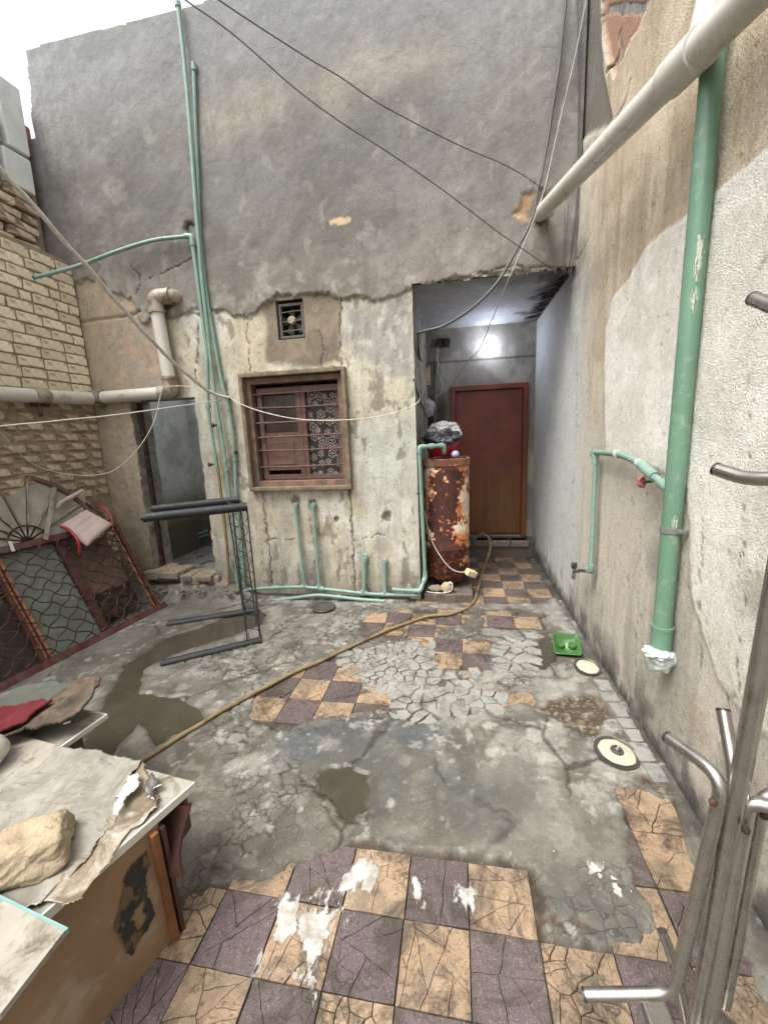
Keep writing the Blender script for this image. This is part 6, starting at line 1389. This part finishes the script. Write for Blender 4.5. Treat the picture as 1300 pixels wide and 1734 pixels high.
for px, py, D in ((1207, 1357, .735), (1262, 1404, .72), (1293, 1380, .74), (1140, 1640, .93), (1216, 1672, .84)):
    c = dep(px, py, D); MB().lathe(c, [(.006, -.006), (.007, 0), (.004, .006)], 10).build('bolt', M['iron'], rk, True)
MB().box((gd_[0], gd_[1], .03), (.34, .06, .03), None, .006).box((gd_[0], gd_[1], .0295), (.06, .34, .028), None, .006).build('foot', M['steel'], rk)
# ================================================================= LIDS AND TRAY ON THE FLOOR
def lid(px, py, R_, lbl, tiltv, nm='metal_lid', knob=True, z=.028):
    c = onf(px, py, z); e = empty(nm, c, lbl, 'lid'); t = Matrix.Rotation(tiltv[0], 3, 'X') @ Matrix.Rotation(tiltv[1], 3, 'Y'); A_ = [tuple(t @ Vector(v)) for v in ((1, 0, 0), (0, 1, 0), (0, 0, 1))]
    MB().lathe(c, [(R_*.5, -.004), (R_*.96, .0), (R_, .004), (R_*.99, .010), (R_*.93, .007), (R_*.86, .005)], 48, A_).build('rim', M['tin'], e, True)
    n = 44; V = [tuple(np.array(c)+np.array(A_[2])*.010)]; F = []
    mb = MB(); prof = [(R_*.0, .016), (R_*.3, .0155), (R_*.6, .013), (R_*.80, .009)]
    V = []; 
    for (r0, z0) in prof:
        for k in range(n):
            a = 2*math.pi*k/n; rj = r0*(1+(.045*mn.noise(Vector((math.cos(a)*2.2, math.sin(a)*2.2, px)))*2 if r0 > R_*.7 else 0)); V.append(np.array(c)+np.array(A_[0])*rj*math.cos(a)+np.array(A_[1])*rj*math.sin(a)+np.array(A_[2])*z0)
    for i in range(1, 4):
        for k in range(n): F.append(((i-1)*n+k, (i-1)*n+(k+1) % n, i*n+(k+1) % n, i*n+k))
    mk('flaky_coating', V, F, M['enamel'], e, True)
    if knob: MB().lathe(c, [(R_*.30, .0162), (R_*.27, .023), (R_*.17, .024), (R_*.16, .034), (R_*.13, .036), (R_*.09, .030), (R_*.02, .028)], 28, A_).build('knob_ring', M['tin'], e, True)
lid(1043, 1276, .094, 'larger round metal lid with flaking cream coating and a central ring', (.05, .06))
lid(994, 1131, .078, 'smaller round cream lid lying beside the green tray', (.12, .05), 'metal_lid', False, .034)
tc = onf(958, 1100, .03); tr_ = empty('green_tray', tc, 'bright green plastic tray with two round wells', 'tray')
tx, ty, th_ = .080, .078, .026; tc = tc+np.array([0, 0, .022]); A_ = [(.998, -.06, .0), (.055, .9, .43), (-.026, -.43, .9)]
mb = MB(); 
def rrect(w, d, r_, z, n=5):
    P = []
    for cx, cy_, s in ((w-r_, d-r_, 0), (-w+r_, d-r_, 1), (-w+r_, -d+r_, 2), (w-r_, -d+r_, 3)):
        for k in range(n+1): a = (s+k/n)*math.pi/2; P.append((cx+r_*math.cos(a), cy_+r_*math.sin(a), z))
    return P
prof = [rrect(tx*.9, ty*.9, .02, 0), rrect(tx, ty, .022, th_*1.3), rrect(tx+.006, ty+.006, .024, th_*1.3), rrect(tx+.006, ty+.006, .024, th_*1.3+.004), rrect(tx-.004, ty-.004, .02, th_*1.3+.004), rrect(tx*.86, ty*.86, .016, .006)]
V = []; F = []; N_ = len(prof[0])
for pr2 in prof:
    for p in pr2: V.append(tc+np.array(A_[0])*p[0]+np.array(A_[1])*p[1]+np.array(A_[2])*(p[2]-.006))
for i in range(1, len(prof)):
    for k in range(N_): F.append(((i-1)*N_+k, (i-1)*N_+(k+1) % N_, i*N_+(k+1) % N_, i*N_+k))
F.append(tuple(range(N_))[::-1]); F.append(tuple((len(prof)-1)*N_+k for k in range(N_)))
mk('tray_body', V, F, M['greenplastic'], tr_, True)
for s in (-1, 1):
    c = tc+np.array(A_[0])*.034*s; MB().lathe(c, [(.024, 0), (.024, .020), (.021, .026), (.018, .022), (.0, .021)], 24, A_).build('well', M['greenplastic'], tr_, True)
# small basin in the puddle by the facade foot, washroom pipes
o = mk('sunken_bowl', *(lambda m_: (m_.V, m_.F))(MB().lathe(onf(548, 1031, .02), [(.07, 0), (.10, .012), (.105, .02), (.095, .02), (.06, .006)], 30)), M['tin'], None, True); tag(o, 'small dark metal bowl sunk in the wet cement below the window', 'bowl')
wq = empty('washroom_pipe', (-2.9, 4.6, .5), 'pair of dark green pipes slanting across the washroom wall', 'pipe')
for off in (0, -.05): tube_obj('pipe', [hit(262, 934, 1, 4.6)+[0, 0, off], hit(352, 898, 1, 4.68)+[0, 0, off]], .016, M['green'], wq)
tube_obj('tap', roundc([hit(296, 918, 1, 4.56), hit(290, 927, 1, 4.45), hit(288, 936, 1, 4.45)], .02), .012, M['steel'], wq)
cord('brown hose hanging from the washroom tap', [hit(295, 922, 1, 4.5), hit(291, 940, 1, 4.45), hit(289, 960, 1, 4.4), hit(293, 975, 1, 4.3)], .011, M['redframe'], 'hose', 'hose')
o = MB().box(hit(351, 972, 1, 4.1), (.30, .25, .02), [(.9, .3, .2), (-.3, .95, 0), (-.2, 0, .97)], .004).build('loose_panel', M['white']); tag(o, 'white panel lying on the washroom floor', 'panel')
